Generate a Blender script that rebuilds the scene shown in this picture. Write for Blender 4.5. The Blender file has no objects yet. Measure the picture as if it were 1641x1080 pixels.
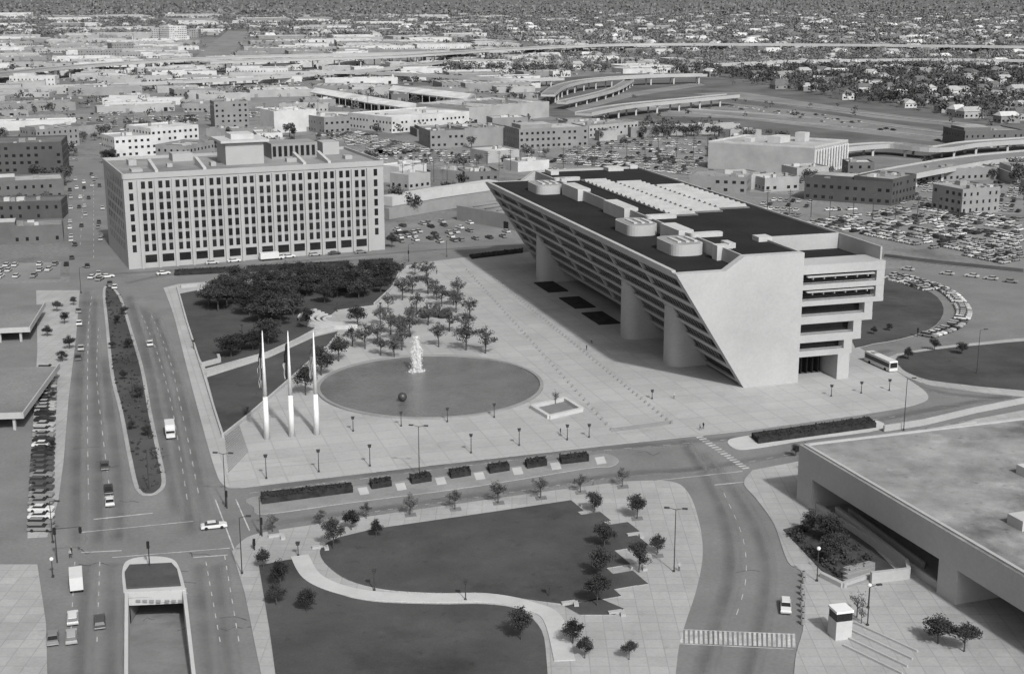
import bpy, bmesh, math, random
from mathutils import Vector, Matrix
from mathutils.geometry import tessellate_polygon
from math import sin, cos, atan, atan2, pi, sqrt, hypot
R=random.Random(11)
# ---- site survey: sightings from the station (102 m up) are resolved to fixed metric positions on the site plane
F=2230.;CX=820.5;CY=540.;HC=102.
TH=atan(568/2230);ct=cos(TH);st=sin(TH)
def G(u,v,z=0.):
    x=(u-CX)/F;y=(v-CY)/F
    t=(HC-z)/(st+y*ct)
    return (x*t,(ct-y*st)*t)
def PR(X,Y,z=0.):
    d=Y*ct+(HC-z)*st
    return (CX+F*X/d, CY+F*((HC-z)*ct-Y*st)/d)
def HT(u,v,vt):
    Y=G(u,v)[1];y=(vt-CY)/F
    return HC-Y*(st+y*ct)/(ct-y*st)
def gp(l,z=0.): return [G(a,b,z) for a,b in l]
def spline(p,n=8,closed=False):
    o=[];N=len(p)
    rng=range(N) if closed else range(N-1)
    for i in rng:
        if closed: a,b,c,d=p[(i-1)%N],p[i],p[(i+1)%N],p[(i+2)%N]
        else: a,b,c,d=p[max(i-1,0)],p[i],p[i+1],p[min(i+2,N-1)]
        for k in range(n):
            t=k/n
            o.append(tuple(.5*((2*b[j])+(-a[j]+c[j])*t+(2*a[j]-5*b[j]+4*c[j]-d[j])*t*t+(-a[j]+3*b[j]-3*c[j]+d[j])*t**3) for j in (0,1)))
    if not closed:o.append(p[-1])
    return o
def inpoly(x,y,P):
    r=False;j=len(P)-1
    for i in range(len(P)):
        if (P[i][1]>y)!=(P[j][1]>y) and x<(P[j][0]-P[i][0])*(y-P[i][1])/(P[j][1]-P[i][1])+P[i][0]: r=not r
        j=i
    return r
# ---------------- materials
MC={}
def mat(name,c,var=.15,sc=.15,rough=.9,fine=1.,spec=.2,bump=0,grid=0,gridc=.75,rnd=0,ang=0,stain=0):
    if name in MC:return MC[name]
    m=bpy.data.materials.new(name);m.use_nodes=True;nt=m.node_tree;N=nt.nodes;L=nt.links
    b=N['Principled BSDF'];b.inputs['Roughness'].default_value=rough
    b.inputs['Specular IOR Level'].default_value=spec
    tc=N.new('ShaderNodeTexCoord')
    mp=N.new('ShaderNodeMapping');mp.inputs['Rotation'].default_value=(0,0,ang);L.new(tc.outputs['Object'],mp.inputs[0])
    def noise(s,d):
        n=N.new('ShaderNodeTexNoise');n.inputs['Scale'].default_value=s;n.inputs['Detail'].default_value=d;n.inputs['Roughness'].default_value=.65;L.new(mp.outputs[0],n.inputs['Vector']);return n
    def rng(src,a_,b_,c_,d_):
        a=N.new('ShaderNodeMapRange');a.inputs[1].default_value=a_;a.inputs[2].default_value=b_;a.inputs[3].default_value=c_;a.inputs[4].default_value=d_;L.new(src,a.inputs[0]);return a.outputs[0]
    def mul(x,y):
        mu=N.new('ShaderNodeMath');mu.operation='MULTIPLY';L.new(x,mu.inputs[0])
        if isinstance(y,float):mu.inputs[1].default_value=y
        else:L.new(y,mu.inputs[1])
        return mu.outputs[0]
    n1=noise(sc,6);n2=noise(sc*9*fine,4)
    last=mul(rng(n1.outputs[0],.3,.7,1-var,1+var),rng(n2.outputs[0],.3,.7,1-var*.6,1+var*.6))
    if stain:
        n3=noise(.035,8);last=mul(last,rng(n3.outputs[0],.52,.66,1.,1-stain))
        n4=noise(.4,5);last=mul(last,rng(n4.outputs[0],.6,.72,1.,1-stain*.8))
        n5=noise(.11,5);last=mul(last,rng(n5.outputs[0],.56,.7,1.,1+stain*.5))
    if grid:
        bt=N.new('ShaderNodeTexBrick');bt.offset=0;bt.inputs['Scale'].default_value=1/grid
        bt.inputs['Mortar Size'].default_value=.03;bt.inputs['Brick Width'].default_value=1;bt.inputs['Row Height'].default_value=1
        bt.inputs['Color1'].default_value=(1,1,1,1);bt.inputs['Color2'].default_value=(.9,.9,.9,1);bt.inputs['Mortar'].default_value=(gridc,)*3+(1,)
        L.new(mp.outputs[0],bt.inputs['Vector']);last=mul(last,bt.outputs['Color'])
    if rnd:
        oi=N.new('ShaderNodeObjectInfo');last=mul(last,rng(oi.outputs['Random'],0,1,1-rnd,1+rnd))
    last=mul(last,float(c))
    cb=N.new('ShaderNodeCombineColor')
    for i in range(3):L.new(last,cb.inputs[i])
    L.new(cb.outputs[0],b.inputs['Base Color'])
    if bump:
        bp=N.new('ShaderNodeBump');bp.inputs['Strength'].default_value=bump;bp.inputs['Distance'].default_value=.15
        L.new(n2.outputs[0],bp.inputs['Height']);L.new(bp.outputs[0],b.inputs['Normal'])
    MC[name]=m;return m
def wearmat(name,c,amax,sc=.12):
    m=bpy.data.materials.new(name);m.use_nodes=True;nt=m.node_tree;N=nt.nodes;L=nt.links
    b=N['Principled BSDF'];b.inputs['Roughness'].default_value=.9;b.inputs['Base Color'].default_value=(c,c,c,1)
    uv=N.new('ShaderNodeUVMap');sp=N.new('ShaderNodeSeparateXYZ');L.new(uv.outputs[0],sp.inputs[0])
    def mth(op,x,y=None):
        q=N.new('ShaderNodeMath');q.operation=op
        for i,t in enumerate((x,y)):
            if t is None:continue
            if isinstance(t,(int,float)):q.inputs[i].default_value=t
            else:L.new(t,q.inputs[i])
        return q.outputs[0]
    e=mth('SUBTRACT',1.,mth('ABSOLUTE',mth('SUBTRACT',mth('MULTIPLY',sp.outputs[0],2.),1.)))
    e=mth('MINIMUM',mth('MULTIPLY',e,1.3),1.)
    en=mth('SUBTRACT',1.,mth('ABSOLUTE',mth('SUBTRACT',mth('MULTIPLY',sp.outputs[1],2.),1.)))
    en=mth('MINIMUM',mth('MULTIPLY',en,8.),1.)
    tc=N.new('ShaderNodeTexCoord');n=N.new('ShaderNodeTexNoise');n.inputs['Scale'].default_value=sc;n.inputs['Detail'].default_value=7;L.new(tc.outputs['Object'],n.inputs['Vector'])
    r=N.new('ShaderNodeMapRange');r.inputs[1].default_value=.3;r.inputs[2].default_value=.7;r.inputs[3].default_value=.35;r.inputs[4].default_value=1;L.new(n.outputs[0],r.inputs[0])
    a=mth('MULTIPLY',mth('MULTIPLY',mth('MULTIPLY',e,en),r.outputs[0]),amax)
    L.new(a,b.inputs['Alpha']);return m
AX=(-.2931,.9561)
ANG=atan2(.2931,.9561)
asph=mat('asphalt',.18,.16,.05,.95,3,stain=.13)
asph2=mat('asphalt_old',.2,.25,.03,.95,5)
pave=mat('plaza_paving',.38,.09,.04,.9,4,grid=6,gridc=.84,ang=-ANG,stain=.14)
side=mat('sidewalk_concrete',.36,.12,.06,.9,4,grid=3,gridc=.78,stain=.16)
grass=mat('grass',.078,.24,.045,1,12,0,stain=.28)
drygrass=mat('dry_grass',.13,.35,.02,1,6,0)
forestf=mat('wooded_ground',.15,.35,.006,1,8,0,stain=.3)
conc=mat('concrete',.39,.09,.05,.85,3,stain=.07)
concd=mat('concrete_dark',.25,.15,.1,.9,3)  # darker concrete grey for rails, steps, bollards and tunnel walls
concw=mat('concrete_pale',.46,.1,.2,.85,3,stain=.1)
tar=mat('tar_roof',.018,.35,.06,.95,2)
glass=mat('dark_glass',.018,.3,.3,.15,1,.5)
leaf=mat('foliage',.047,.45,.35,.9,2,.1,rnd=.35)
leaf2=mat('foliage_autumn',.09,.4,.35,.9,2,.1,rnd=.35)
leafm=mat('foliage_city',.09,.5,.02,.95,5,0,rnd=.35)
leafhaze=mat('foliage_far_hazed',.17,.4,.008,.95,5,0)  # far foliage paled: distance haze put into the base colour
hedge=mat('hedge_leaves',.034,.5,.7,.95,2,.1)
shrub=mat('shrub_leaves',.06,.5,.4,.95,2,.1)
bark=mat('bark',.07,.3,1.5,.95)
white=mat('white_paint',.7,.06,.5,.5)
mark=mat('road_paint',.42,.4,.4,.8)
metal=mat('dark_metal',.05,.2,1,.5)
lmetal=mat('light_metal',.3,.1,1,.5)
rubber=mat('rubber',.02,.1,2,.8)
bronze=mat('bronze',.05,.3,.6,.4,spec=.5)
lampm=mat('lamp_lens',.7,.05,1,.3)
water=mat('pool_water',.14,.16,.12,.14,1.2,.5,bump=1.)
foam=mat('fountain_spray',.85,.05,2,.9)
skin=mat('skin',.3,.05,2);cl1=mat('dark_clothes',.04,.1,3);cl2=mat('light_clothes',.4,.1,3)
groundm=mat('city_ground',.185,.35,.008,.95,9,stain=.35)
carcols=[mat('car_paint_%s'%n,c,.04,1,.3,1,.5) for n,c in (('white',.6),('silver',.36),('grey',.2),('dark',.06),('black',.02),('cream',.45))]
walls=[mat('wall_%s'%n,c,.15,.1,.9,4) for n,c in (('brick',.13),('dark_brick',.08),('tan_brick',.22),('stucco',.33),('white_stucco',.5),('grey_block',.25))]
roofs=[mat('roof_%s'%n,c,.3,.05,.9,5,stain=.2) for n,c in (('gravel',.36),('tar_grey',.14),('white_coated',.52),('grey',.25),('shingle',.13))]
# ---------------- mesh builder
class MB:
    def __init__(s): s.v=[];s.f=[];s.m=[]
    def quad(s,a,b,c,d,m=0):
        i=len(s.v);s.v+=[a,b,c,d];s.f.append((i,i+1,i+2,i+3));s.m.append(m)
    def prism(s,pts,z0,z1,ms=0,mt=None,holes=None,bottom=False):
        if mt is None:mt=ms
        ar=sum(pts[i-1][0]*pts[i][1]-pts[i][0]*pts[i-1][1] for i in range(len(pts)))
        if ar<0:pts=pts[::-1]
        n=len(pts);i=len(s.v)
        s.v+=[(x,y,z1) for x,y in pts]
        allp=[Vector((x,y,0)) for x,y in pts];ls=[allp]
        if holes:
            for h in holes:
                s.v+=[(x,y,z1) for x,y in h];ls.append([Vector((x,y,0)) for x,y in h])
        if n>4 or holes:
            fl=[q for l in ls for q in l]
            for t in tessellate_polygon(ls):
                a,b,c=t
                cr=(fl[b]-fl[a]).cross(fl[c]-fl[a]).z
                if cr<0:a,c=c,a
                s.f.append((i+a,i+b,i+c));s.m.append(mt)
        else: s.f.append(tuple(range(i,i+n)));s.m.append(mt)
        if z1>z0:
            j=len(s.v);s.v+=[(x,y,z0) for x,y in pts]+[(x,y,z1) for x,y in pts]
            for k in range(n):
                k2=(k+1)%n
                s.f.append((j+k,j+k2,j+n+k2,j+n+k));s.m.append(ms)
            if bottom: s.f.append(tuple(j+k for k in range(n))[::-1]);s.m.append(ms)
    def box(s,cx,cy,z0,z1,lx,ly,ang=0,m=0,mt=None,bottom=False):
        ca,sa=cos(ang),sin(ang)
        s.prism([(cx+x*ca-y*sa,cy+x*sa+y*ca) for x,y in ((-lx/2,-ly/2),(lx/2,-ly/2),(lx/2,ly/2),(-lx/2,ly/2))],z0,z1,m,mt,bottom=bottom)
    def tube(s,p0,p1,r0,r1,n=8,m=0,cap=True):
        p0=Vector(p0);p1=Vector(p1);d=(p1-p0).normalized()
        a=d.orthogonal().normalized();b=d.cross(a);i=len(s.v)
        for p,r in((p0,r0),(p1,r1)):
            for k in range(n):
                t=2*pi*k/n;s.v.append(tuple(p+a*(r*cos(t))+b*(r*sin(t))))
        for k in range(n):
            k2=(k+1)%n;s.f.append((i+k,i+k2,i+n+k2,i+n+k));s.m.append(m)
        if cap:
            s.f.append(tuple(range(i+n,i+2*n)));s.m.append(m)
            s.f.append(tuple(range(i,i+n))[::-1]);s.m.append(m)
    def ball(s,c,r,m=0,nu=10,nv=6,sz=1.):
        i=len(s.v)
        for a in range(nv+1):
            ph=-pi/2+pi*a/nv
            for k in range(nu):
                t=2*pi*k/nu;s.v.append((c[0]+r*cos(ph)*cos(t),c[1]+r*cos(ph)*sin(t),c[2]+r*sz*sin(ph)))
        for a in range(nv):
            for k in range(nu):
                k2=(k+1)%nu;s.f.append((i+a*nu+k,i+a*nu+k2,i+(a+1)*nu+k2,i+(a+1)*nu+k));s.m.append(m)
    def mesh(s,name,mats):
        me=bpy.data.meshes.new(name);me.from_pydata(s.v,[],s.f)
        for m in mats:me.materials.append(m)
        me.polygons.foreach_set('material_index',s.m);me.update();return me
    def obj(s,name,mats,parent=None,label=None,cat=None,group=None,kind=None,smooth=False):
        me=s.mesh(name,mats)
        if smooth: me.polygons.foreach_set('use_smooth',[True]*len(me.polygons))
        return add(name,me,parent,label,cat,group,kind)
COL=bpy.context.scene.collection
def add(name,data,parent=None,label=None,cat=None,group=None,kind=None,loc=None,ang=0,scl=None):
    o=bpy.data.objects.new(name,data);COL.objects.link(o)
    if parent:
        o.parent=parent
        if loc is None:
            o.matrix_parent_inverse=Matrix.Translation(-Vector(parent.location))
    if loc is not None:o.location=loc
    if ang:o.rotation_euler=(0,0,ang)
    if scl:o.scale=(scl,)*3 if not hasattr(scl,'__len__') else scl
    if label:o['label']=label
    if cat:o['category']=cat
    if group:o['group']=group
    if kind:o['kind']=kind
    return o
def empty(name,loc,label,cat,group=None,ang=0,scl=None):
    return add(name,None,None,label,cat,group,None,(loc[0],loc[1],loc[2] if len(loc)>2 else 0),ang,scl)
def thing(name,loc,parts,label,cat,group=None,ang=0,scl=None):
    e=empty(name,loc,label,cat,group,ang,scl)
    for pn,me in parts:
        add(pn,me,e,loc=(0,0,0))
    return e
def slab(name,pts,z0,z1,m,label,ms=None,holes=None,cat='ground',kind='structure'):
    b=MB();b.prism(pts,z0,z1,0,1,holes=holes)
    return b.obj(name,[ms or m,m],None,label,cat,None,kind)
# ---------------- ground with a cut for the underpass
hole=[G(206,958),G(293,954),G(318,1180),G(206,1180)]
big=[(-16000,-2000),(16000,-2000),(16000,30000),(-16000,30000)]
slab('ground',big,0,0,groundm,'wide mottled city ground reaching the horizon',holes=[hole])
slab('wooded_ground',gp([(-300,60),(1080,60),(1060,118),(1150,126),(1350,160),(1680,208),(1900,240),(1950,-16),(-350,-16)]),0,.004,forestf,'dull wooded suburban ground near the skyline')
near=gp([(-500,1350),(-260,462),(112,452),(108,258),(168,256),(196,420),(640,388),(840,388),(900,400),(1380,430),(1800,432),(2250,1350)])
slab('road',near,0,.02,asph,'worn asphalt roadways around the civic plaza',holes=[hole])
ZP=.15
plaza=spline(gp([(262,462),(285,456)]),1)[:-1]+gp([(285,456),(640,428),(690,420),(760,411),(900,400),(1000,400),(1380,500),(1375,556)])+spline(gp([(1375,556),(1440,598),(1486,632),(1470,648),(1400,662)]),6)+gp([(1200,690),(1085,702),(1000,711),(700,745),(385,782)])+spline(gp([(385,782),(358,778),(342,745),(318,660),(297,580),(278,505),(262,462)]),5)
slab('plaza_pavement',plaza,0,ZP,pave,'broad pale paved civic plaza',side)
lp=gp([(58,466),(128,466),(122,540),(110,640),(102,740),(94,800),(76,860),(44,862),(52,700),(60,560)])
slab('pavement',lp,0,ZP,side,'concrete pavement beside the avenue')
slab('pavement',gp([(-260,905),(60,905),(74,1000),(78,1180),(-260,1180)]),0,ZP,side,'concrete pavement at the street corner')
med=spline(gp([(165,464),(180,460),(196,480),(212,530),(230,590),(243,660),(256,720),(266,770),(257,788),(238,794),(218,786),(206,740),(191,660),(177,600),(169,520)]),4,True)
slab('median_kerb',med,0,ZP,side,'pale kerb of the long planted median')
def inset(p,k):
    o=[]
    n=len(p);ar=sum(p[i-1][0]*p[i][1]-p[i][0]*p[i-1][1] for i in range(n));sg=1 if ar>0 else -1
    for i in range(n):
        a=Vector(p[i-1]);b=Vector(p[i]);c=Vector(p[(i+1)%n])
        d=(c-a);
        if d.length<1e-6:o.append(p[i]);continue
        d.normalize();nr=Vector((-d.y,d.x))*sg
        o.append(tuple(b+nr*k))
    return o
def leafq(b,c,s,m=0,rr=None):
    rr=rr or R
    n=Vector((rr.gauss(0,1),rr.gauss(0,1),rr.gauss(0,1)+.6))
    n.normalize();a=n.orthogonal().normalized();d=n.cross(a)
    t=rr.uniform(0,6.3);a2=a*cos(t)+d*sin(t);d2=n.cross(a2);c=Vector(c);h=s*.5
    b.quad(tuple(c-a2*h-d2*h*.7),tuple(c+a2*h-d2*h*.6),tuple(c+a2*h*.8+d2*h*.7),tuple(c-a2*h*.9+d2*h*.6),m)
def shrubbery(name,pts,z0,z1,label,cat='hedge',group=None,dens=2.5,m=hedge,kind=None,q=.45):
    b=MB();b.prism(pts,z0,z1-.15,0)
    xs=[p[0] for p in pts];ys=[p[1] for p in pts]
    A=(max(xs)-min(xs))*(max(ys)-min(ys))
    for _ in range(min(int(A*dens),9000)):
        x=R.uniform(min(xs),max(xs));y=R.uniform(min(ys),max(ys))
        if not inpoly(x,y,pts):continue
        leafq(b,(x,y,z1-.15+R.uniform(-.1,.25)),q*R.uniform(.6,1.3))
    return b.obj(name,[m],None,label,cat,group,kind)
mi=inset(med,.9)
slab('median_lawn',mi,.1,.22,grass,'rough mottled grass strip of the long median')
b=MB();xs=[p[0] for p in mi];ys=[p[1] for p in mi]
for _ in range(2000):
    x=R.uniform(min(xs),max(xs));y=R.uniform(min(ys),max(ys))
    if not inpoly(x,y,mi):continue
    s_=R.uniform(.3,1.1)*(1.4 if sin(x*.4+y*.13)>-.2 else .5);
    for _k in range(12): leafq(b,(x+R.gauss(0,.45)*s_,y+R.gauss(0,.6)*s_,.2+R.random()*s_*.9),.5*R.uniform(.5,1.1))
b.obj('median_planting',[shrub],None,'loose low shrubs filling the long median','planting',None,'stuff')
park=spline(gp([(372,884),(395,862),(430,852)]),4)+gp([(620,824),(860,790),(1000,772)])+spline(gp([(1000,772),(1075,772),(1104,792),(1121,840),(1126,890),(1116,945),(1098,1000),(1086,1050),(1075,1180)]),5)+gp([(440,1180),(412,1050),(392,950)])
slab('park_pavement',park,0,ZP,side,'pale concrete paving framing the park lawns')
east=spline(gp([(1206,754),(1192,775),(1212,800),(1240,840),(1262,900),(1286,922),(1288,1000),(1274,1060),(1270,1180)]),5)+gp([(2100,1180),(1900,610),(1564,672),(1400,716),(1290,738)])
slab('east_pavement',east,0,ZP,side,'concrete forecourt beside the flat-roofed hall')
m1=spline(gp([(405,797),(560,781),(760,757),(940,731),(972,728),(992,738),(978,748),(940,751),(760,780),(560,806),(425,824),(407,814)]),4,True)
slab('median_pavement',m1,0,ZP,mat('median_concrete',.24,.2,.1,.9,3,stain=.2),'concrete median with clipped hedges',side)
for u,v in ((582,787),(642,780),(706,771),(768,763),(829,755),(890,747),(962,738)):
    b=MB();b.prism(gp([(u-9,v-4),(u+6,v-6),(u+10,v+5),(u-5,v+7)]),.151,.17)
    b.obj('median_panel',[concw],None,'pale slab between the median hedges','paving',None,'structure')
m2=spline(gp([(1166,708),(1190,700),(1300,685),(1395,673),(1412,688),(1300,704),(1215,718),(1180,720)]),4,True)
slab('median_pavement',m2,0,ZP,concw,'pale concrete median nose by the crosswalk')
def lawn(px,label,z=.28,sm=0,world=None):
    p=world or gp(px)
    if sm:p=spline(p,sm,True)
    slab('lawn',p,.1,z,grass,label,side)
E1=(Vector(G(915,803))-Vector(G(600,849))).normalized();E2=Vector((E1.y,-E1.x))
cur=Vector(G(915,803));stp=[tuple(cur)]
for px in ((926,822),(962,822),(968,838),(1006,838),(1016,856),(985,884),(972,912),(1014,916),(1022,940),(984,946),(966,962)):
    dv=Vector(G(*px))-cur
    cur=cur+E2*dv.dot(E2);stp.append(tuple(cur));cur=cur+E1*dv.dot(E1);stp.append(tuple(cur))
lawn(None,'wide dark park lawn with a stepped edge',world=spline(gp([(545,862),(600,849)]),1)+gp([(760,826)])+stp+spline(gp([(905,970),(850,963),(780,952),(700,952),(620,947),(560,932),(525,908),(513,888),(520,874),(545,862)]),4)[:-1])
lawn(None,'dark lower park lawn beside the curving path',world=spline(gp([(415,908),(478,898),(495,925),(540,952),(600,966),(700,970),(780,970),(835,980),(868,1012),(876,1060)]),4)+gp([(885,1180),(455,1180),(432,1010)]))
lawn([(905,973),(960,960),(1000,977),(985,987),(930,987)],'small dark lawn bed at the path end')
lawn([(287,472),(340,462),(640,436),(628,462),(600,490),(540,498),(500,530),(445,560),(330,592),(312,560)],'treed plaza lawn')
lawn([(332,606),(430,575),(505,541),(542,532),(520,560),(470,606),(400,668),(357,700),(345,655)],'triangular sloping lawn beside the flagpoles')
path=spline(gp([(480,892),(500,925),(545,946),(610,957),(700,960),(785,960),(845,972),(885,992),(905,1060)]),8)
def ribbon(pl,w,z0,z1,name,m,label,ms=None):
    l=[];r=[]
    for i,p in enumerate(pl):
        a=Vector(pl[max(i-1,0)]);c=Vector(pl[min(i+1,len(pl)-1)]);d=(c-a).normalized();n=Vector((-d.y,d.x))*w/2
        l.append(tuple(Vector(p)+n));r.append(tuple(Vector(p)-n))
    b=MB()
    for i in range(len(pl)-1):
        b.prism([l[i],r[i],r[i+1],l[i+1]],z0,z1,0)
    return b.obj(name,[m],None,label,'path',None,'structure')
ribbon(path,3.3,.1,.31,'path',concw,'pale curving concrete footpath through the park')
lawn([(1398,448),(1440,455),(1492,470),(1512,495),(1500,522),(1460,540),(1400,552),(1366,548)],'rounded lawn inside the curved car park',sm=3)
slab('pavement',spline(gp([(1425,572),(1480,560),(1564,550),(1700,545),(1700,632),(1520,622),(1460,608),(1432,590)]),3,True),0,ZP,side,'pale rim of the grass island')
lawn([(1438,573),(1482,564),(1564,555),(1700,550),(1700,624),(1520,615),(1464,602),(1442,588)],'grass island beside the driveway',sm=3)
lawn([(1418,408),(1500,418),(1640,432),(1640,438),(1500,424),(1418,413)],'thin grass verge beside the car park')
# ---------------- tyre wear and crack sealing
wd=wearmat('tyre_wear',.07,.3);wl=wearmat('dust_wear',.36,.3);wc=wearmat('crack_seal',.05,.7,.4)
def wear(pxs,w,m,z):
    vs=[];fs=[];uvs=[]
    for px in pxs:
        pl=spline(gp(px),6);n=len(pl);o=len(vs)
        for i,p in enumerate(pl):
            a=Vector(pl[max(i-1,0)]);c=Vector(pl[min(i+1,n-1)]);d=(c-a).normalized();nn=Vector((-d.y,d.x))*w/2;p=Vector(p)
            vs+=[(*(p+nn),z),(*(p-nn),z)];uvs+=[(0,i/(n-1)),(1,i/(n-1))]
        fs+=[(o+2*i,o+2*i+1,o+2*i+3,o+2*i+2) for i in range(n-1)]
    me=bpy.data.meshes.new('tyre_wear');me.from_pydata(vs,[],fs);me.materials.append(m)
    ul=me.uv_layers.new(name='UVMap')
    for l in me.loops:ul.data[l.index].uv=uvs[l.vertex_index]
    return me
lanes=[[(125,880),(124,760),(127,640),(132,540),(140,460)],[(160,880),(160,760),(156,640),(150,560),(150,470)],[(192,870),(192,770),(178,660),(166,570)],[(285,830),(260,690),(238,580),(205,470)],[(310,860),(288,720),(262,600),(230,490)],[(332,830),(308,710),(282,600),(245,500)],
[(320,900),(340,1100)],[(350,900),(372,1100)],[(140,900),(130,1100)],[(180,900),(182,1100)],
[(400,785),(620,757),(900,724),(1080,710),(1300,690),(1500,655),(1640,630)],[(440,838),(700,803),(1000,760),(1110,752),(1300,722),(1560,685)],
[(1090,700),(1130,760),(1165,840),(1172,920),(1150,1000),(1120,1100)],[(1120,720),(1180,790),(1222,870),(1228,950),(1210,1040),(1190,1120)],
[(170,440),(400,425),(640,405),(830,392)],[(200,455),(300,438),(640,412)],[(1430,560),(1400,575),(1490,625),(1640,640)]]
add('tyre_wear',wear(lanes,4.2,wd,.026),None,'dark worn tyre tracks along the lanes','road wear',None,'structure')
lc=[[(u+9,v+4) for u,v in ln] for ln in lanes]
add('dust_wear',wear(lc,1.8,wl,.03),None,'pale dusty strips between the lanes','road wear',None,'structure')
ck=[]
for _ in range(90):
    u=R.uniform(100,1600);v=R.uniform(650,1040);a=R.uniform(-1,1)*18
    ck.append([(u,v),(u+a,v+R.uniform(-3,3)),(u+a*2,v+R.uniform(-5,5)),(u+a*3,v+R.uniform(-6,6))])
add('crack_seal',wear(ck,.35,wc,.0295),None,'thin dark sealed cracks in the asphalt','road wear',None,'structure')
# ---------------- underpass
b=MB()
h=hole
b.quad((h[3][0],h[3][1],0),(h[2][0],h[2][1],0),(h[1][0],h[1][1],-4.8),(h[0][0],h[0][1],-4.8),0)
b.quad((h[0][0],h[0][1],-4.8),(h[1][0],h[1][1],-4.8),(h[1][0]+.5,h[1][1]+40,-5),(h[0][0],h[0][1]+40,-5),0)
b.obj('ramp_road',[mat('ramp_concrete',.2,.2,.2,.9,3,stain=.2)],None,'asphalt ramp dropping into an underpass','road',None,'structure')
e=empty('underpass_portal',(h[0][0],h[0][1],0),'concrete underpass mouth with retaining walls','underpass')
for nm,(p,q) in (('retaining_wall',(h[0],h[3])),('retaining_wall',(h[1],h[2]))):
    b=MB();sg=-1 if p is h[0] else 1
    P4=[p,q,(q[0]+.6*sg,q[1]),(p[0]+.6*sg,p[1])];b.prism(P4,-5,1.0,0);b.obj(nm,[concw],e)
b=MB();b.prism([(h[0][0]-.5,h[0][1]),(h[1][0]+.5,h[1][1]),(h[1][0]+.5,h[1][1]+.8),(h[0][0]-.5,h[0][1]+.8)],-1.4,1.1,0,bottom=True);b.obj('lintel',[concw],e)
b=MB()
for k in range(9):
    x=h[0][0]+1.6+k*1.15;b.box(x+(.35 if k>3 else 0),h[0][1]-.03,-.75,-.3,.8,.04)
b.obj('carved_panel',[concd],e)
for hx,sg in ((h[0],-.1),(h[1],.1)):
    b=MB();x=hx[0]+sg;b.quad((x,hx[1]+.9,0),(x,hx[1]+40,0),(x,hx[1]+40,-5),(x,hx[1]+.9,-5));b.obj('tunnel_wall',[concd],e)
slab('pavement',spline(gp([(198,950),(196,915),(206,898),(240,892),(275,896),(288,912),(298,948)]),4)[0:]+[(h[1][0]+.6,h[1][1]+.8),(h[0][0]-.6,h[0][1]+.8)],0,ZP,concw,'pale rounded kerb above the underpass')
slab('lawn',gp([(203,945),(200,920),(208,908),(275,905),(284,915),(290,940)]),.1,.5,grass,'clipped grass bed above the underpass mouth')
# ---------------- markings
mk=MB()
def dash(px,n,fr=.4,w=.15,z=.034):
    p=spline(gp(px),6);
    L=[0]
    for i in range(1,len(p)):L.append(L[-1]+hypot(p[i][0]-p[i-1][0],p[i][1]-p[i-1][1]))
    def at(t):
        d=t*L[-1]
        for i in range(1,len(p)):
            if L[i]>=d:
                k=(d-L[i-1])/(L[i]-L[i-1]+1e-9);return Vector((p[i-1][0]+(p[i][0]-p[i-1][0])*k,p[i-1][1]+(p[i][1]-p[i-1][1])*k))
        return Vector(p[-1])
    for k in range(n):
        a=at(k/n);c=at((k+fr)/n);d=(c-a).normalized();nn=Vector((-d.y,d.x))*w/2
        mk.quad((*(a+nn),z),(*(a-nn),z),(*(c-nn),z),(*(c+nn),z))
dash([(142,800),(140,650),(142,520),(148,470)],22);dash([(178,800),(165,700),(155,600),(158,520)],18)
dash([(300,800),(275,650),(250,560),(225,500)],22);dash([(318,790),(298,690),(270,570),(240,500)],20)
dash([(330,900),(355,1040)],8);dash([(360,890),(385,1040)],8);dash([(120,900),(112,1040)],8);dash([(160,900),(155,1040)],8)
dash([(560,825),(760,797),(980,765)],22);dash([(1160,790),(1190,860),(1195,930),(1175,1000)],10,.4,.12);dash([(1200,740),(1350,712),(1560,672)],14)
dash([(400,790),(620,762),(900,728),(1080,712),(1200,700),(1450,665)],34)
dash([(1052,770),(1190,755)],1,1,.25);dash([(1145,777),(1195,772)],1,1,.4)
dash([(150,832),(245,822)],1,1,.4);dash([(128,853),(310,835)],1,1,.25);dash([(180,893),(368,878)],1,1,.25);dash([(130,885),(195,882)],1,1,.4);dash([(310,893),(365,889)],1,1,.4);dash([(345,800),(375,880)],1,1,.25);dash([(378,800),(400,850)],1,1,.25)
dash([(300,430),(640,408)],16);dash([(150,300),(150,420)],16);dash([(135,290),(128,400)],12)
for k in range(24):
    f=k/23;u=1090+f*180;mk.prism(gp([(u,1009+f*6),(u+4,1009+f*6),(u+5,1030+f*7),(u,1030+f*7)]),.03,.034)
dash([(1088,1008),(1272,1016)],1,1,.2,.036);dash([(1086,1031),(1272,1040)],1,1,.2,.036)
for k in range(17):
    f=k/16;u=1110+f*78;v=697+f*53;mk.prism(gp([(u,v),(u+11,v-1.6),(u+13.5,v),(u+2.5,v+1.6)]),.03,.034)
mk.obj('road_marking',[mark],None,'white lane dashes, stop lines and crosswalk bars','road marking',None,'structure')
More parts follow.
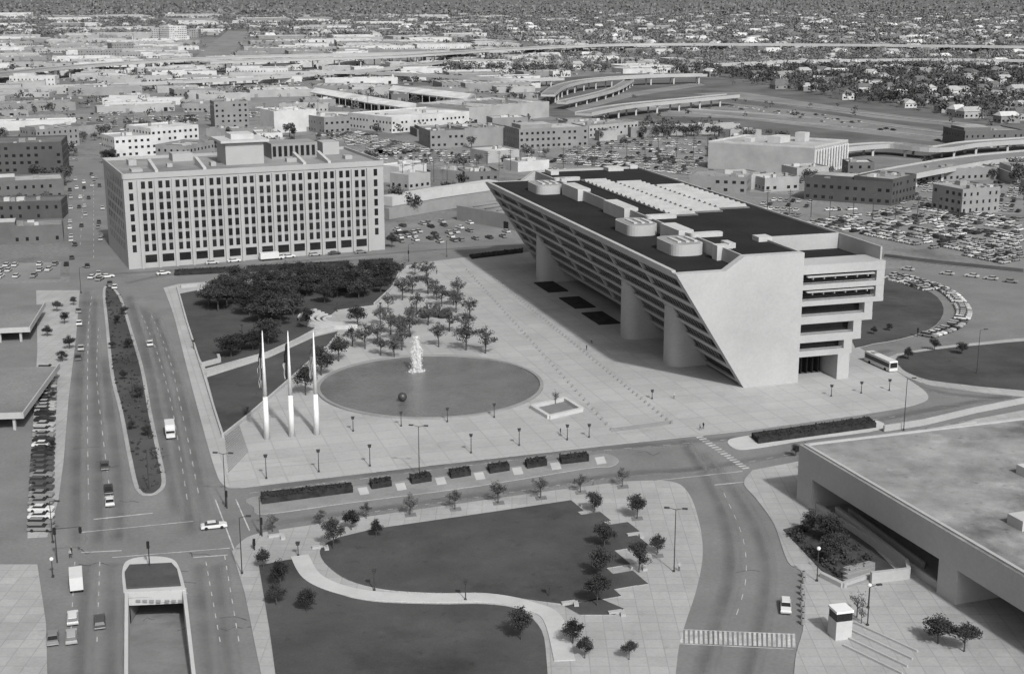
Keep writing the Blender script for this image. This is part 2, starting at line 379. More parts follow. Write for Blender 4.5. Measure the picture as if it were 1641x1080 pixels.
# ---------------- city hall
T=Vector(G(1192,622));A=Vector(AX);B=Vector((.9561,.2931))
def Lc(s,w): p=T+A*s+B*w;return (p.x,p.y)
def loc(u,v,z): d=Vector(G(u,v,z))-T;return d.dot(A),d.dot(B)
LEN=174.
ZS=.639
ch=empty('city_hall',(T.x,T.y,0),'inverted-pyramid concrete city hall with sloping glazed face on the plaza','building')
def ext(b,prof,s0,s1,m=0,mt=None):
    n=len(prof);i=len(b.v)
    for s in(s0,s1):
        for w,z in prof:
            x,y=Lc(s,w);b.v.append((x,y,z))
    for k in range(n):
        k2=(k+1)%n;b.f.append((i+k,i+n+k,i+n+k2,i+k2));b.m.append(m if mt is None or k not in mt else mt[k])
    pl=[Vector((w,z,0)) for w,z in prof]
    for t in tessellate_polygon([pl]):
        b.f.append((i+t[0],i+t[1],i+t[2]));b.m.append(m);b.f.append((i+n+t[2],i+n+t[1],i+n+t[0]));b.m.append(m)
def part(name,prof,s0,s1,m,par=ch):
    b=MB();ext(b,prof,s0,s1);return b.obj(name,[m],par)
part('end_wall',[(0,0),(-20,31.3),(-6.5,31.3),(-1.3,34.8),(15.6,34.8),(15.6,0)],0,2.5,conc)
part('end_wall',[(0,0),(-20,31.3),(-6.5,31.3),(-1.3,34.8),(39.5,34.8),(39.5,20),(30,0)],LEN-2.5,LEN,conc)
b=MB();ext(b,[(7,0),(7,5),(-ZS*5+.8,5),(-ZS*30+.8,30),(14,30.3),(14,0)],22,LEN-2.5);ext(b,[(.8,.2),(-ZS*30+.8,30),(14,30.3),(14,0.2)],2.5,22);ext(b,[(14,0),(14,30.3),(38.5,30.3),(38.5,20),(29,0)],9,LEN-2.5);b.obj('glazing',[glass],ch)
for z0,z1,sa in ((.9,1.9,0),(4.7,6.1,1),(8.9,10.2,1),(13.1,14.4,1),(17.3,18.6,1),(21.5,22.8,1),(25.7,27.,1)):
    part('spandrel',[(-ZS*z0,z0),(-ZS*z1,z1),(-ZS*z1+.85,z1),(-ZS*z0+.85,z0)],2.5,LEN-2.5 if sa else 22,conc)
part('fascia',[(-ZS*29.4,29.4),(-ZS*31.8,31.8),(-ZS*31.8+1.2,31.8),(-ZS*31.8+1.6,29.4)],2.5,LEN-2.5,conc)
s=8.;nm=0
while s<LEN-5:
    part('mullion',[(-ZS*5+.68,5),(-ZS*29.4+.68,29.4),(-ZS*29.4+.9,29.4),(-ZS*5+.9,5)],s,s+.16,concd);s+=2.15;nm+=1
for s in (28,56,84,112,140,160): part('rib',[(-ZS*5+.1,5),(-ZS*29.4+.1,29.4),(-ZS*29.4+.9,29.4),(-ZS*5+.9,5)],s,s+.8,conc)
part('lower_roof',[(-18.9,30.4),(-18.9,31.35),(-1.4,31.35),(-1.4,30.4)],2.5,LEN-2.5,tar)
for pr_,sa,sb_ in (([(-1.3,30.5),(-1.3,34.8),(-.8,34.8),(-.8,30.5)],2.5,LEN-2.5),([(39,30),(39,34.8),(39.5,34.8),(39.5,30)],2,LEN-2.5),([(15.1,30),(15.1,34.8),(15.6,34.8),(15.6,30)],2.5,23.4),([(15.7,30),(15.7,34.8),(38.9,34.8),(38.9,30)],23.5,24)):
    part('parapet',pr_,sa,sb_,conc)
part('roof',[(-.8,31.4),(-.8,34.3),(15.05,34.3),(15.05,31.4)],2.5,LEN-2.5,tar);part('roof',[(15.1,31.4),(15.1,34.3),(39,34.3),(39,31.4)],24,LEN-2.5,tar)
part('terrace',[(15.6,29),(15.6,30.5),(39,30.5),(39,29)],.6,23.5,tar)
def ow(z): return 39.5 if z>=20 else (36.5 if z>=15.8 else (33.5 if z>=10.8 else 31))
for z0,z1 in ((29.0,31.4),(24.9,26.2),(20.6,21.9),(15.8,17.8),(10.8,12.8),(7,8.5)):
    part('spandrel',[(15.6,z0),(15.6,z1),(ow(z0),z1),(ow(z0),z0)],0,9,conc)
for z0,z1 in ((26.2,29.0),(21.9,24.9),(17.8,20.6),(12.8,15.8),(8.5,10.8)):
    w=ow(z0+.1);part('pier',[(w-2.4,z0),(w-2.4,z1),(w-.02,z1),(w-.02,z0)],.05,9,conc)
    part('window',[(15.6,z0),(15.6,z1),(w-2.4,z1),(w-2.4,z0)],2.8,8.9,glass)
    part('window_rail',[(15.7,z0+.35),(15.7,z0+.5),(w-2.5,z0+.5),(w-2.5,z0+.35)],.5,.7,concd)
part('pier',[(27,0),(27,7),(30.5,7),(30.5,0)],0,9,conc);part('pier',[(15.62,0),(15.62,7),(16.6,7),(16.6,0)],2,9,conc)
for z0 in (25.2,29.2):
    part('sunshade',[(16.5,z0-.9),(16.5,z0-.6),(36,z0-.6),(36,z0-.9)],-.9,-.02,conc)
    for k in range(6): part('bracket',[(18+k*3.2,z0-1.5),(18+k*3.2,z0-.92),(18.3+k*3.2,z0-.92),(18.3+k*3.2,z0-1.5)],-.7,0,concd)
for k in range(6):
    ww=17+k*1.7;part('entrance_frame',[(ww,0),(ww,7),(ww+.25,7),(ww+.25,0)],7.5,8.9,metal)
def sup(r,w0,s0,r2,back):
    o=[]
    for k in range(25):
        t=pi*k/24;cx_=math.copysign(abs(cos(t))**.75,cos(t));sx_=abs(sin(t))**.75
        o.append((w0+r-r2*sx_,s0-r2*cx_))
    return o+[(w0+back,s0+r2),(w0+back,s0-r2)]
def rrect(w0,w1,s0,s1,r):
    o=[]
    for cw,cs,a0 in ((w1-r,s1-r,0),(w0+r,s1-r,90),(w0+r,s0+r,180),(w1-r,s0+r,270)):
        for k in range(7):
            t=math.radians(a0+15*k);o.append((cw+r*cos(t),cs+r*sin(t)))
    return [Lc(s_,w_) for w_,s_ in o]
feltm=mat('tower_roof_felt',.26,.2,.2)
for bu,bv in ((861,450),(997,541),(1066,584)):
    s0,w0=loc(bu,bv,0);r=4.3
    b=MB();b.prism([Lc(s,w) for w,s in sup(r,w0,s0,r,17)],0,31.2,0);b.obj('stair_tower',[conc],ch)
    b=MB();b.prism(rrect(-11.5,-2.2,s0-6.5,s0+8,3.2),31.3,34.4,0);b.obj('tower_head',[conc],ch)
    b=MB();b.prism(rrect(-11.1,-2.6,s0-6.1,s0+7.6,2.9),34.4,34.42,0);b.obj('tower_roof',[feltm],ch)
    for k in range(3): part('tower_vent',[(-9+k*2.4,34.42),(-9+k*2.4,34.8),(-8+k*2.4,34.8),(-8+k*2.4,34.42)],s0-3.,s0+4.,concw)
    b=MB();b.prism(rrect(-2.6,7,s0+2,s0+5,1.2),34.5,35.6,0);b.obj('roof_duct',[concw],ch)
for s0,s1,w0 in ((13,16,-2.8),(37,50,-3.2),(78,96,-3.2),(120,136,-3.2)): part('roof_penthouse',[(w0,31.3),(w0,35.3),(w0+4.5,35.3),(w0+4.5,31.3)],s0,s1,concw)
for (u,v),l,w in (((883,278),7,3),((1216,384),4,4),((1168,394),5,2),((975,272),6,6),((1010,268),5,3),((900,290),3,2)):
    s0,w0=loc(u,v,35);part('roof_plant_box',[(w0,34.3),(w0,35.6),(w0+w,35.6),(w0+w,34.3)],s0,s0+l,concw)
skm=mat('skylight_glass',.36,.15,.2,.3)
for j,(wa,wb) in enumerate(((7,15),(16,25),(26,36))):
    s=66.+j*4;hi=146-j*10
    b=MB();ext(b,[(wa-.4,34.32),(wa-.4,34.7),(wb+.4,34.7),(wb+.4,34.32)],s-1,hi+1,2)
    while s<hi-3:
        i=len(b.v)
        for w in(wa,wb):
            for ss,z in ((s,34.71),(s+1.5,35.45),(s+2.9,34.71)): p=Lc(ss,w);b.v.append((p[0],p[1],z))
        b.f+=[(i,i+1,i+4,i+3),(i+1,i+2,i+5,i+4),(i,i+2,i+1),(i+3,i+4,i+5)];b.m+=[0,1,0,0]
        s+=3.9
    b.obj('skylight',[skm,concw,mat('skylight_kerb',.13,.2,.3)],ch)
for (u,v) in ((885,461),(927,486),(965,511)):
    s0,w0=loc(u,v,0)
    bb=MB();ext(bb,[(w0-4,.1),(w0-4,.5),(w0+3,.5),(w0+3,.1)],s0-8,s0+8)
    bb.obj('planting_bed',[hedge],None,'low dark planting bed under the overhang','planter','planting beds under the overhang')
# ---------------- wall helper
def wall(px,h,th,label,name='low_wall',m=conc,z0=.1,cat='wall',world=None):
    pl=world or gp(px);b=MB()
    for i in range(len(pl)-1):
        a=Vector(pl[i]);c=Vector(pl[i+1]);d=(c-a).normalized();n=Vector((-d.y,d.x))*th/2
        b.prism([tuple(a+n),tuple(a-n),tuple(c-n),tuple(c+n)],z0,h-.004*i,0)
    return b.obj(name,[m],None,label,cat)
wall([(330,604),(430,571),(505,537),(535,530)],1.4,.6,'pale low wall along the triangular lawn')
wall([(357,702),(400,668),(470,607),(522,560)],1.,.5,'pale retaining kerb on the lawn diagonal')
wall([(284,462),(300,520),(326,600),(344,660),(357,700)],.8,.5,'pale low wall between the lawns and pavement')
wall([(600,490),(628,464),(640,440)],1,.5,'pale low wall beside the grove')
wall([(1416,692),(1480,682),(1564,662),(1700,635)],1.6,.5,'pale parapet wall along the roadway')
wall([(1290,730),(1420,705),(1564,680)],.9,.4,'low parapet at the edge of the forecourt')
wall([(290,462),(320,459),(318,468)],1.2,.8,'small pale entrance wall at the lawn corner')
wall([(322,590),(352,582),(350,575)],1.5,.8,'small pale stair wall at the lawn edge')
wall([(620,330),(700,316),(790,303)],4.5,7,'long pale covered ramp beside the car park','covered_ramp',concw)
wall([(620,352),(700,338),(800,322)],5,3,'long grey retaining structure beside the ramp','retaining_wall',concd)
for u,v in ((500,880),(430,862),(930,812),(1005,860),(1010,912),(975,985),(900,970)): 
    wall([(u,v),(u+22,v-3),(u+24,v+4)],.6,.8,'small pale seat wall at the lawn edge','seat_wall')
def arcsteps(cu,cv,n,r0,dr,label):
    c=G(cu,cv);e=MB()
    for k in range(n):
        r=r0+dr*k;pl=[(c[0]+r*cos(t),c[1]+r*sin(t)) for t in [pi*.75+pi*.9*j/20 for j in range(21)]]
        pl+= [(c[0]+(r+dr*.55)*cos(t),c[1]+(r+dr*.55)*sin(t)) for t in [pi*.75+pi*.9*j/20 for j in range(21)]][::-1]
        e.prism(pl,.1,.45+.22*k,0)
    e.obj('curved_steps',[concw],None,label,'steps')
arcsteps(548,512,5,5,1.9,'pale curved amphitheatre steps set in the lawn')
b=MB()
for k in range(16):
    f=k/16;b.prism(gp([(361+f*5,700+f*60),(384+f*15,683+f*42),(384+f*15,685+f*42),(361+f*5,702.3+f*60)]),.1,.45-.015*k)
b.obj('plaza_steps',[concd],None,'striped slatted steps beside the flagpoles','steps')
b=MB()
for k in range(5):
    f=k/5;b.prism(gp([(402,724+f*34),(600,714+f*28),(600,714.7+f*28),(402,724.8+f*34)]),.152,.17)
b.obj('paving_band',[side],None,'thin paving bands across the plaza front','paving',None,'structure')
b=MB()
for k in range(3):
    f=k/3;b.prism(gp([(980,688+f*6),(1078,675+f*6),(1078,676.4+f*6),(980,689.4+f*6)]),.152,.3-.04*k)
b.obj('plaza_steps',[concd],None,'short shallow steps at the plaza edge','steps')
shrubbery('hedge',gp([(418,798),(562,782),(566,790),(420,809)]),ZP,1.5,'long dark clipped hedge on the median','hedge','median hedges',4)
for i,(u,v) in enumerate(((610,779),(674,771),(737,762),(799,754),(859,746),(920,739))):
    w=18 if i<5 else 24;shrubbery('hedge',gp([(u-w,v-2),(u+w-4,v-7),(u+w,v+1),(u-w+4,v+6)]),ZP,1.4,'short dark clipped hedge block on the median','hedge','median hedges',5)
shrubbery('hedge',gp([(1204,702),(1392,676),(1404,686),(1215,712)]),ZP,1.5,'long dark clipped hedge beside the crosswalk','hedge','median hedges',3)
for a0,a1 in ((280,375),(395,470),(485,560),(575,630)):
    f=lambda u:441-(u-275)*.052
    shrubbery('hedge',gp([(a0,f(a0)-2.5),(a1,f(a1)-2.5),(a1,f(a1)+1.5),(a0,f(a0)+1.5)]),.1,1.6,'dark hedge between street and plaza lawn','hedge','street hedges',2)
shrubbery('hedge',gp([(752,412),(838,402),(838,406),(756,416)]),.1,1.2,'dark hedge strip near the car park','hedge','street hedges',2)
# ---------------- pool
pc=G(690,618);pr=28.6
def circ(c,r,n=72): return [(c[0]+r*cos(2*pi*k/n),c[1]+r*sin(2*pi*k/n)) for k in range(n)]
b=MB();
o=circ(pc,pr+.9);i_=circ(pc,pr)
for k in range(72):
    k2=(k+1)%72;b.prism([o[k],o[k2],i_[k2],i_[k]],.1,.55)
b.obj('pool_rim',[concd],None,'round concrete rim of the plaza pool','pool rim')
b=MB();b.prism(circ(pc,pr),.1,.28,0);b.obj('water',[water],None,'rippled grey pool water','water',None,'structure')
fc=G(668,597);FH=HT(668,597,541)
b=MB()
jets=[(0,0,1.)]+[(.95*cos(k*pi/3),.95*sin(k*pi/3),.7+.08*(k%3)) for k in range(6)]
for jx,jy,jh in jets:
    for k in range(1800 if jh==1 else 800):
        z=FH*jh*R.random();r=abs(R.gauss(0,1))*(.36+.2*z/FH)
        t=R.random()*6.28;leafq(b,(fc[0]+jx*(1-.3*z/FH)+r*cos(t),fc[1]+jy*(1-.3*z/FH)+r*sin(t),.3+z),R.uniform(.08,.22))
for k in range(400):
    r=1.2+abs(R.gauss(0,.7));t=R.random()*6.28;leafq(b,(fc[0]+r*cos(t),fc[1]+r*sin(t),.32+R.random()*.4),R.uniform(.1,.2))
b.obj('fountain_jet',[foam],None,'tall white column of fountain spray in the pool','fountain')
b=MB();sc_=G(645,645);b.ball((*sc_,1.5),1.15,0,16,10);b.obj('ball_sculpture',[bronze],None,'dark ball sculpture floating at the pool edge','sculpture',smooth=True)
mc=G(697,510);e=empty('bronze_sculpture',(*mc,ZP),'dark abstract bronze sculpture of rounded masses on the plaza','sculpture')
for dx,dy,r,h2 in ((-3,0,1.9,3.4),(0.4,.6,1.5,4.3),(3.2,-.3,2.1,3.0)):
    b=MB();b.ball((mc[0]+dx,mc[1]+dy,h2*.5+.1),r,0,14,10,h2/(2*r))
    b.v=[(x+.25*sin(z*2+dx),y+.3*cos(x*1.5),z) for x,y,z in b.v];b.obj('bronze_mass',[bronze],e,smooth=True)
q=gp([(852,655),(905,643),(932,660),(880,672)])
b=MB()
for i in range(4):
    a=Vector(q[i]);c=Vector(q[(i+1)%4]);d=(c-a).normalized();n=Vector((-d.y,d.x))*.5
    b.prism([tuple(a+n),tuple(a-n),tuple(c-n),tuple(c+n)],.1,1.1-.01*i)
b.obj('stone_basin',[concw],None,'square pale walled stairwell on the plaza','stairwell')
slab('basin_floor',q,.16,.2,asph,'dark floor of the stairwell')
# ---------------- flag poles
def flag(kind):
    b=MB();nz=18;h=(10.5,8.5,8.5)[kind]
    for k in range(nz):
        z0=-h*k/nz;z1=-h*(k+1)/nz
        wd_=lambda kk:.32+.55*sin(min(1,kk/12)*pi/2)+.1*sin(kk*1.3)-.3*max(0,(kk-14)/4)
        for j in range(8):
            X=lambda jj,kk:-jj/8*wd_(kk)+.04*sin(kk*.9+jj)
            Yf=lambda jj,kk:.2*sin(jj*1.9+kk*.25)
            if kind==0: m=(1 if (j+k//5)%2 else 0) if k>=6 else 0
            elif kind==1: m=0 if (k<10 or j<4) else 1
            else: m=2 if k<7 else (1 if j%3==0 else 2)
            b.quad((X(j,k),Yf(j,k),z0),(X(j+1,k),Yf(j+1,k),z0),(X(j+1,k+1),Yf(j+1,k+1),z1),(X(j,k+1),Yf(j,k+1),z1),m)
    return b.mesh('flag',[mat('flag_dark',.035,.1,1),mat('flag_white',.4,.05,1),mat('flag_mid',.12,.1,1)])
for i,(u,v) in enumerate(((428,704),(468,700),(508,697))):
    h=HT(u,v,533);b=MB();b.tube((0,0,0),(0,0,h*.4),.75,.52,24);b.tube((0,0,h*.4),(0,0,h),.52,.1,24);b.tube((0,0,h),(0,0,h+.25),.15,.05,8)
    pm=b.mesh('pole',[white]);pm.polygons.foreach_set('use_smooth',[len(p.vertices)==4 for p in pm.polygons])
    fl=flag(i)
    e=thing('flagpole',(*G(u,v),ZP),[('pole',pm)],['tall white tapering flagpole with limp striped flag','tall white tapering flagpole with limp dark and white flag','tall white tapering flagpole with limp pale banded flag'][i],'flagpole','three flagpoles on the plaza')
    f=add('flag',fl,e,loc=(-.2,-.1,h-2.6));f.rotation_euler=(0,math.radians(2.6),0)
# ---------------- trees
def tree_parts(seed,style):
    rr=random.Random(seed)
    t=MB();t.tube((0,0,0),(.1,0,3.2),.2,.13,7);t.tube((.1,0,3.2),(.0,.1,6.4),.13,.04,6)
    tips=[]
    n=9 if style<2 else 11
    for k in range(n):
        a=2*pi*k/n+rr.uniform(-.3,.3);z=rr.uniform(1.9,4.2);r=rr.uniform(1.3,2.6);zz=z+rr.uniform(1.,2.6)
        m=(.55*r*cos(a),.55*r*sin(a),z+(zz-z)*.45);e=(r*cos(a),r*sin(a),zz)
        t.tube((.05,0,z),m,.08,.055,5);t.tube(m,e,.055,.02,5);tips.append(e)
        for q in range(2 if style<2 else 4):
            e2=(m[0]+rr.uniform(-1,1),m[1]+rr.uniform(-1,1),m[2]+rr.uniform(.4,1.8));t.tube(m,e2,.035,.012,4);tips.append(e2)
    tips.append((0,.1,6.6));tips.append((0.2,.1,7.2))
    c=MB()
    nl={0:95,1:34,2:5}[style]
    rad={0:1.3,1:.95,2:.7}[style]
    for tp in tips:
        R1=rad*rr.uniform(.65,1.2)
        for _ in range(nl):
            d=Vector((rr.gauss(0,1),rr.gauss(0,1),rr.gauss(0,.8)));d=d.normalized()*R1*rr.random()**.5
            leafq(c,(tp[0]+d.x,tp[1]+d.y,max(1.5,tp[2]+d.z*.9)),rr.uniform(.16,.4),rr=rr)
    return t.mesh('trunk',[bark]),c
TV={}
for st_ in(0,1,2):
    TV[st_]=[]
    for k in range(6 if st_<2 else 3):
        tm,c=tree_parts(100*st_+k,st_)
        TV[st_].append((tm,c.mesh('crown',[leaf if st_==0 else leaf2])))
ntree=[0]
def tree(x,y,h,style,label,group,z=.15,wide=1.):
    tm,cm=TV[style][ntree[0]%len(TV[style])];ntree[0]+=1
    k=h/8.;e=empty('tree',(x,y,z),label,'tree',group,R.uniform(0,6.28),(k*wide,k*wide,k))
    add('trunk',tm,e,loc=(0,0,0));add('crown',cm,e,loc=(0,0,0))
def trees(l,style,label,group,wide=1.,default=38):
    for p in l:
        u,v=p[:2];h=(p[2] if len(p)>2 else default)*R.uniform(.9,1.08)
        tree(*G(u,v),HT(u,v,v-h),style,label,group,.2,wide*R.uniform(.85,1.15))
trees([(350,500,45),(364,492,42),(385,485,40),(400,507,44),(415,520,45),(434,515,42),(450,522,44),(470,507,42),(385,562,30),(370,573,36),(405,562,34),(430,551,38),(372,480),(395,465,36),(420,465,36),(445,470,38),(470,470),(492,475),(515,470),(540,478),(556,470),(577,466),(600,462),(617,458),(590,450,32),(560,452,32),(530,455,32),(500,455,32),(460,455,32),(480,449,28),(628,456,35),(420,482),(440,495),(460,490),(520,487),(345,480,34),(548,462,40),(585,476,36),(408,495,40),(428,478,40),(455,505,42),(490,460,34),(575,480,30),(610,470,30),(360,470,34),(380,455,28),(335,492,36)],0,'dense dark-leaved shade tree on the plaza lawn','grove trees on the plaza lawn',1.5)
trees([(492,527,32),(573,525,35),(543,580,40),(515,602,48),(490,634,50)],0,'dark-leaved young tree beside the lawn path','trees beside the lawn',1.1)
trees([(565,556,34),(585,560,42),(605,552,36),(610,522,38),(622,500,34),(626,537,44),(641,547,42),(644,562,42),(656,541,40),(661,521,38),(645,482,38),(661,472,38),(668,500,36),(686,472,38),(684,452,32),(686,522,38),(703,557,44),(700,482,34),(708,492,38),(720,532,40),(731,502,38),(733,476,30),(747,562,50),(753,512,38),(746,537,40),(778,567,44),(665,441,20),(727,490,30),(632,575,36),(610,570,34)],1,'thin-crowned young tree planted in the plaza paving','young plaza trees in a grid',1.2)
trees([(437,853,30),(513,842,26),(587,832,30),(657,826,34),(729,817,36),(798,807,36),(866,799,34),(930,790,32),(997,781,32)],1,'young street tree in a square paving pit','street trees along the park edge',1.05)
for u,v in ((437,853),(657,826),(729,817),(798,807),(866,799),(930,790),(997,781),(1053,892),(952,824),(1020,832)):
    slab('tree_pit',gp([(u-9,v-2),(u+9,v-4),(u+11,v+2),(u-7,v+4)]),.151,.17,asph,'dark soil square around a street tree')
trees([(422,912,34),(450,942,42),(492,982,36),(443,972,36),(563,850,32),(535,882,48),(603,862,28),(952,822,36),(1021,832,40),(1053,890,32),(1024,918,48),(957,972,56),(964,926,48),(968,880,40),(835,1027,54),(918,1032,40),(937,1056,38),(1008,1058,34)],0,'small dark-leaved tree on the park lawn','park trees',1.)
trees([(1300,857,42),(1328,872,44),(1275,732,18),(1503,1032,44),(1332,902,44),(1545,1045,50)],0,'dark-leaved tree in the forecourt planter','forecourt trees',1.25)
trees([(1373,990,48),(1380,1000,30),(890,648,24)],2,'nearly bare slender tree in the paving','bare trees',.9)
trees([(628,397,26),(181,262,24),(172,262,20),(1455,577,20),(1497,562,18),(1541,569,20),(1400,537,14),(1425,531,13),(1350,560,10),(200,505,14),(207,560,18),(222,640,20),(235,700,20),(188,520,14),(180,560,12),(198,610,16),(212,690,16),(104,520,18),(112,560,22),(100,580,18),(92,500,16),(86,640,16),(84,720,16),(118,490,14),(76,540,20)],0,'small round tree beside the road','roadside trees',1.2)
# ---------------- lamps
def lampmesh(h,arms=0,globe=False):
    b=MB();b.tube((0,0,0),(0,0,h),.11,.07,7);b.box(0,0,0,.3,.4,.4);hd=MB()
    if globe: hd.ball((0,0,h+.3),.36,0)
    elif arms==0:
        hd.box(0,0,h,h+.45,.6,.6);hd.box(0,0,h+.45,h+.55,.8,.8)
    else:
        for k in range(arms):
            sg=1 if k==0 else -1
            b.tube((0,0,h-.1),(1.2*sg,0,h+.2),.06,.05,5);hd.box(1.6*sg,0,h+.08,h+.32,.95,.4,bottom=True)
    return b.mesh('post',[metal]),hd.mesh('lamp_head',[lampm if globe else metal])
for u,v,h in ((427,768,38),(511,757,35),(593,748,34),(566,692,23),(643,684,23),(717,677,22),(792,670,22),(755,727,30),(832,715,27),(909,706,24),(944,702,21),(600,947,33),(746,963,32),(880,957,20),(1332,636,18),(1380,631,18),(1425,627,18),(397,668,14),(478,892,22),(610,500,14),(540,500,14),(388,535,14),(311,560,14),(1045,640,14)):
    H_=HT(u,v,v-h);pm,hm=lampmesh(H_-.5)
    thing('street_lamp',(*G(u,v),ZP),[('post',pm),('lamp_head',hm)],'slim dark post lamp with a square head','street lamp','post lamps on the plaza')
for u,v,h,ar in ((672,764,80,2),(362,812,84,2),(388,920,90,1),(1080,917,100,2),(1448,690,82,1),(239,787,66,1),(418,858,60,1),(213,640,60,1),(655,418,26,1),(716,412,26,1),(130,470,40,1),(1565,600,70,1),(1390,1003,62,1),(85,870,66,1)):
    H_=HT(u,v,v-h);pm,hm=lampmesh(H_,ar)
    thing('street_lamp',(*G(u,v),ZP),[('post',pm),('lamp_head',hm)],'tall dark roadway lamp with outstretched head','street lamp','roadway lamps',R.uniform(-.3,.3))
for u,v,h in ((1309,932,54),(1391,975,38),(85,925,30),(1570,900,40)):
    H_=HT(u,v,v-h);pm,hm=lampmesh(H_-.5,0,True)
    thing('street_lamp',(*G(u,v),ZP),[('post',pm),('lamp_head',hm)],'slim lamp post with a white globe','street lamp','globe lamps')
ub=MB();ub.tube((0,0,0),(0,0,12),.18,.12,6);uba=MB();uba.box(0,0,11,11.25,2.6,.2,bottom=True);uba.box(0,0,10.1,10.3,2.,.2,bottom=True)
upm=ub.mesh('post',[bark]);uam=uba.mesh('crossarm',[bark])
for k in range(46):
    if k<14:u,v=645+k*17,300-k*2.6
    elif k<26:u,v=900+(k-14)*26,270-(k-14)*2.5
    elif k<36:u,v=215+(k-26)*42,205-(k-26)*3
    else:u,v=1230+(k-36)*34,345+(k-36)*1.5
    thing('utility_pole',G(u+R.uniform(-4,4),v),[('post',upm),('crossarm',uam)],'wooden utility pole with crossarms','utility pole','utility poles along the streets',R.uniform(-.3,.3))
def signal(u,v,h,arm=None):
    H_=HT(u,v,v-h);b=MB();b.tube((0,0,0),(0,0,H_),.13,.09,7);hd=MB();hd.box(0,-.2,H_-1.3,H_,.45,.35)
    if arm:
        a=Vector(G(*arm,H_))-Vector(G(u,v));b.tube((0,0,H_-.3),(a.x,a.y,H_),.09,.05,6);hd.box(a.x,a.y,H_-1.2,H_-.1,.45,.35)
    thing('traffic_signal',(*G(u,v),ZP),[('post',b.mesh('post',[metal])),('signal_head',hd.mesh('signal_head',[rubber]))],'dark traffic signal on a post with mast arm' if arm else 'dark traffic signal on a short post','traffic light','traffic signals')
signal(92,902,56,(128,845));signal(240,910,42);signal(364,815,28);signal(408,882,18);signal(420,860,30);signal(655,420,18);signal(1470,540,14)
bm=MB();bm.box(0,0,0,.55,.5,.5);bm.box(0,0,.55,.62,.4,.4);bme=bm.mesh('bollard',[concd])
for (a,c,n) in (((748,434),(980,690),48),((790,446),(1076,680),60)):
    pa=Vector(G(*a));pb=Vector(G(*c))
    for k in range(n):
        p=pa.lerp(pb,k/(n-1));add('bollard',bme,None,'small square concrete bollard on the plaza','bollard','two rows of plaza bollards',loc=(p.x,p.y,ZP))
bb=MB();bb.tube((0,0,0),(0,0,.95),.36,.36,12);bb.tube((0,0,.95),(0,0,1.02),.4,.36,12);bbm=bb.mesh('b',[concd])
bd=MB();bd.tube((0,0,1.02),(0,0,1.1),.22,.2,10);bdm=bd.mesh('lid',[metal])
for k in range(9):
    u=1286+R.uniform(-1,2);v=925+k*9.5
    thing('litter_bin',(*G(u,v),ZP),[('bin_body',bbm),('bin_lid',bdm)],'squat round concrete litter bin by the kerb','litter bin','bins along the kerb')
kc=G(1345,1020);e=empty('kiosk',(*kc,ZP),'small white square kiosk on the forecourt','kiosk',ang=.25)
for nm,z0,z1,l,m in (('wall',0,3.2,2.8,concw),('window',3.2,4.6,2.7,glass),('roof',4.6,5.0,3.0,white)):
    b=MB();b.box(0,0,z0,z1,l,l);add(nm,b.mesh(nm,[m]),e,loc=(0,0,0))
# ---------------- people
def person_mesh(pose):
    J=[(0,0,.95),(0,0,1.2),(0,0,1.42),(0,0,1.52),(0,0,1.66),(0,0,1.76), (.2,0,1.4),(.27,.03,1.12),(.27,.12*pose,.86),(-.2,0,1.4),(-.27,.0,1.12),(-.27,-.12*pose,.86),
       (.1,0,.9),(.11,.12*pose,.5),(.11,.05*pose,.08),(.11,.05*pose+.16,.04),(-.1,0,.9),(-.11,-.06*pose,.5),(-.11,-.28*pose,.1),(-.11,-.28*pose+.15,.05)]
    E=[(0,1),(1,2),(2,3),(3,4),(4,5),(2,6),(6,7),(7,8),(2,9),(9,10),(10,11),(0,12),(12,13),(13,14),(14,15),(0,16),(16,17),(17,18),(18,19)]
    rad=[.15,.14,.15,.06,.11,.08,.075,.05,.04,.075,.05,.04,.1,.07,.05,.045,.1,.07,.05,.045]
    me=bpy.data.meshes.new('p');me.from_pydata(J,E,[]);o=bpy.data.objects.new('p',me);COL.objects.link(o)
    o.modifiers.new('s','SKIN');ss=o.modifiers.new('u','SUBSURF');ss.levels=1
    for i,r in enumerate(rad):me.skin_vertices[0].data[i].radius=(r,r*.8)
    me.skin_vertices[0].data[0].use_root=True
    dg=bpy.context.evaluated_depsgraph_get();dg.update()
    n=bpy.data.meshes.new_from_object(o.evaluated_get(dg))
    bpy.data.objects.remove(o)
    n.materials.clear()
    for m in(cl1,cl2,skin):n.materials.append(m)
    for p in n.polygons:
        z=p.center.z;p.material_index=2 if z>1.5 else (1 if z>.93 else 0)
    return n
pm1=person_mesh(1);pm2=person_mesh(.3)
pm3=pm2.copy();
for p in pm3.polygons:
    if p.material_index==1:p.material_index=0
for i,(u,v,l) in enumerate(((113,895,0),(407,880,2),(1122,690,0),(1127,688,2),(1088,916,1),(948,551,0),(898,697,2),(1080,640,1),(115,890,2),(1284,752,0),(940,562,2),(700,440,2))):
    add('person',(pm1,pm2,pm3)[l],None,('person walking in a light shirt and dark trousers','person standing in a light shirt and dark trousers','person standing in dark clothes')[l],'person','pedestrians on the pavements',loc=(*G(u,v),ZP),ang=R.uniform(0,6))
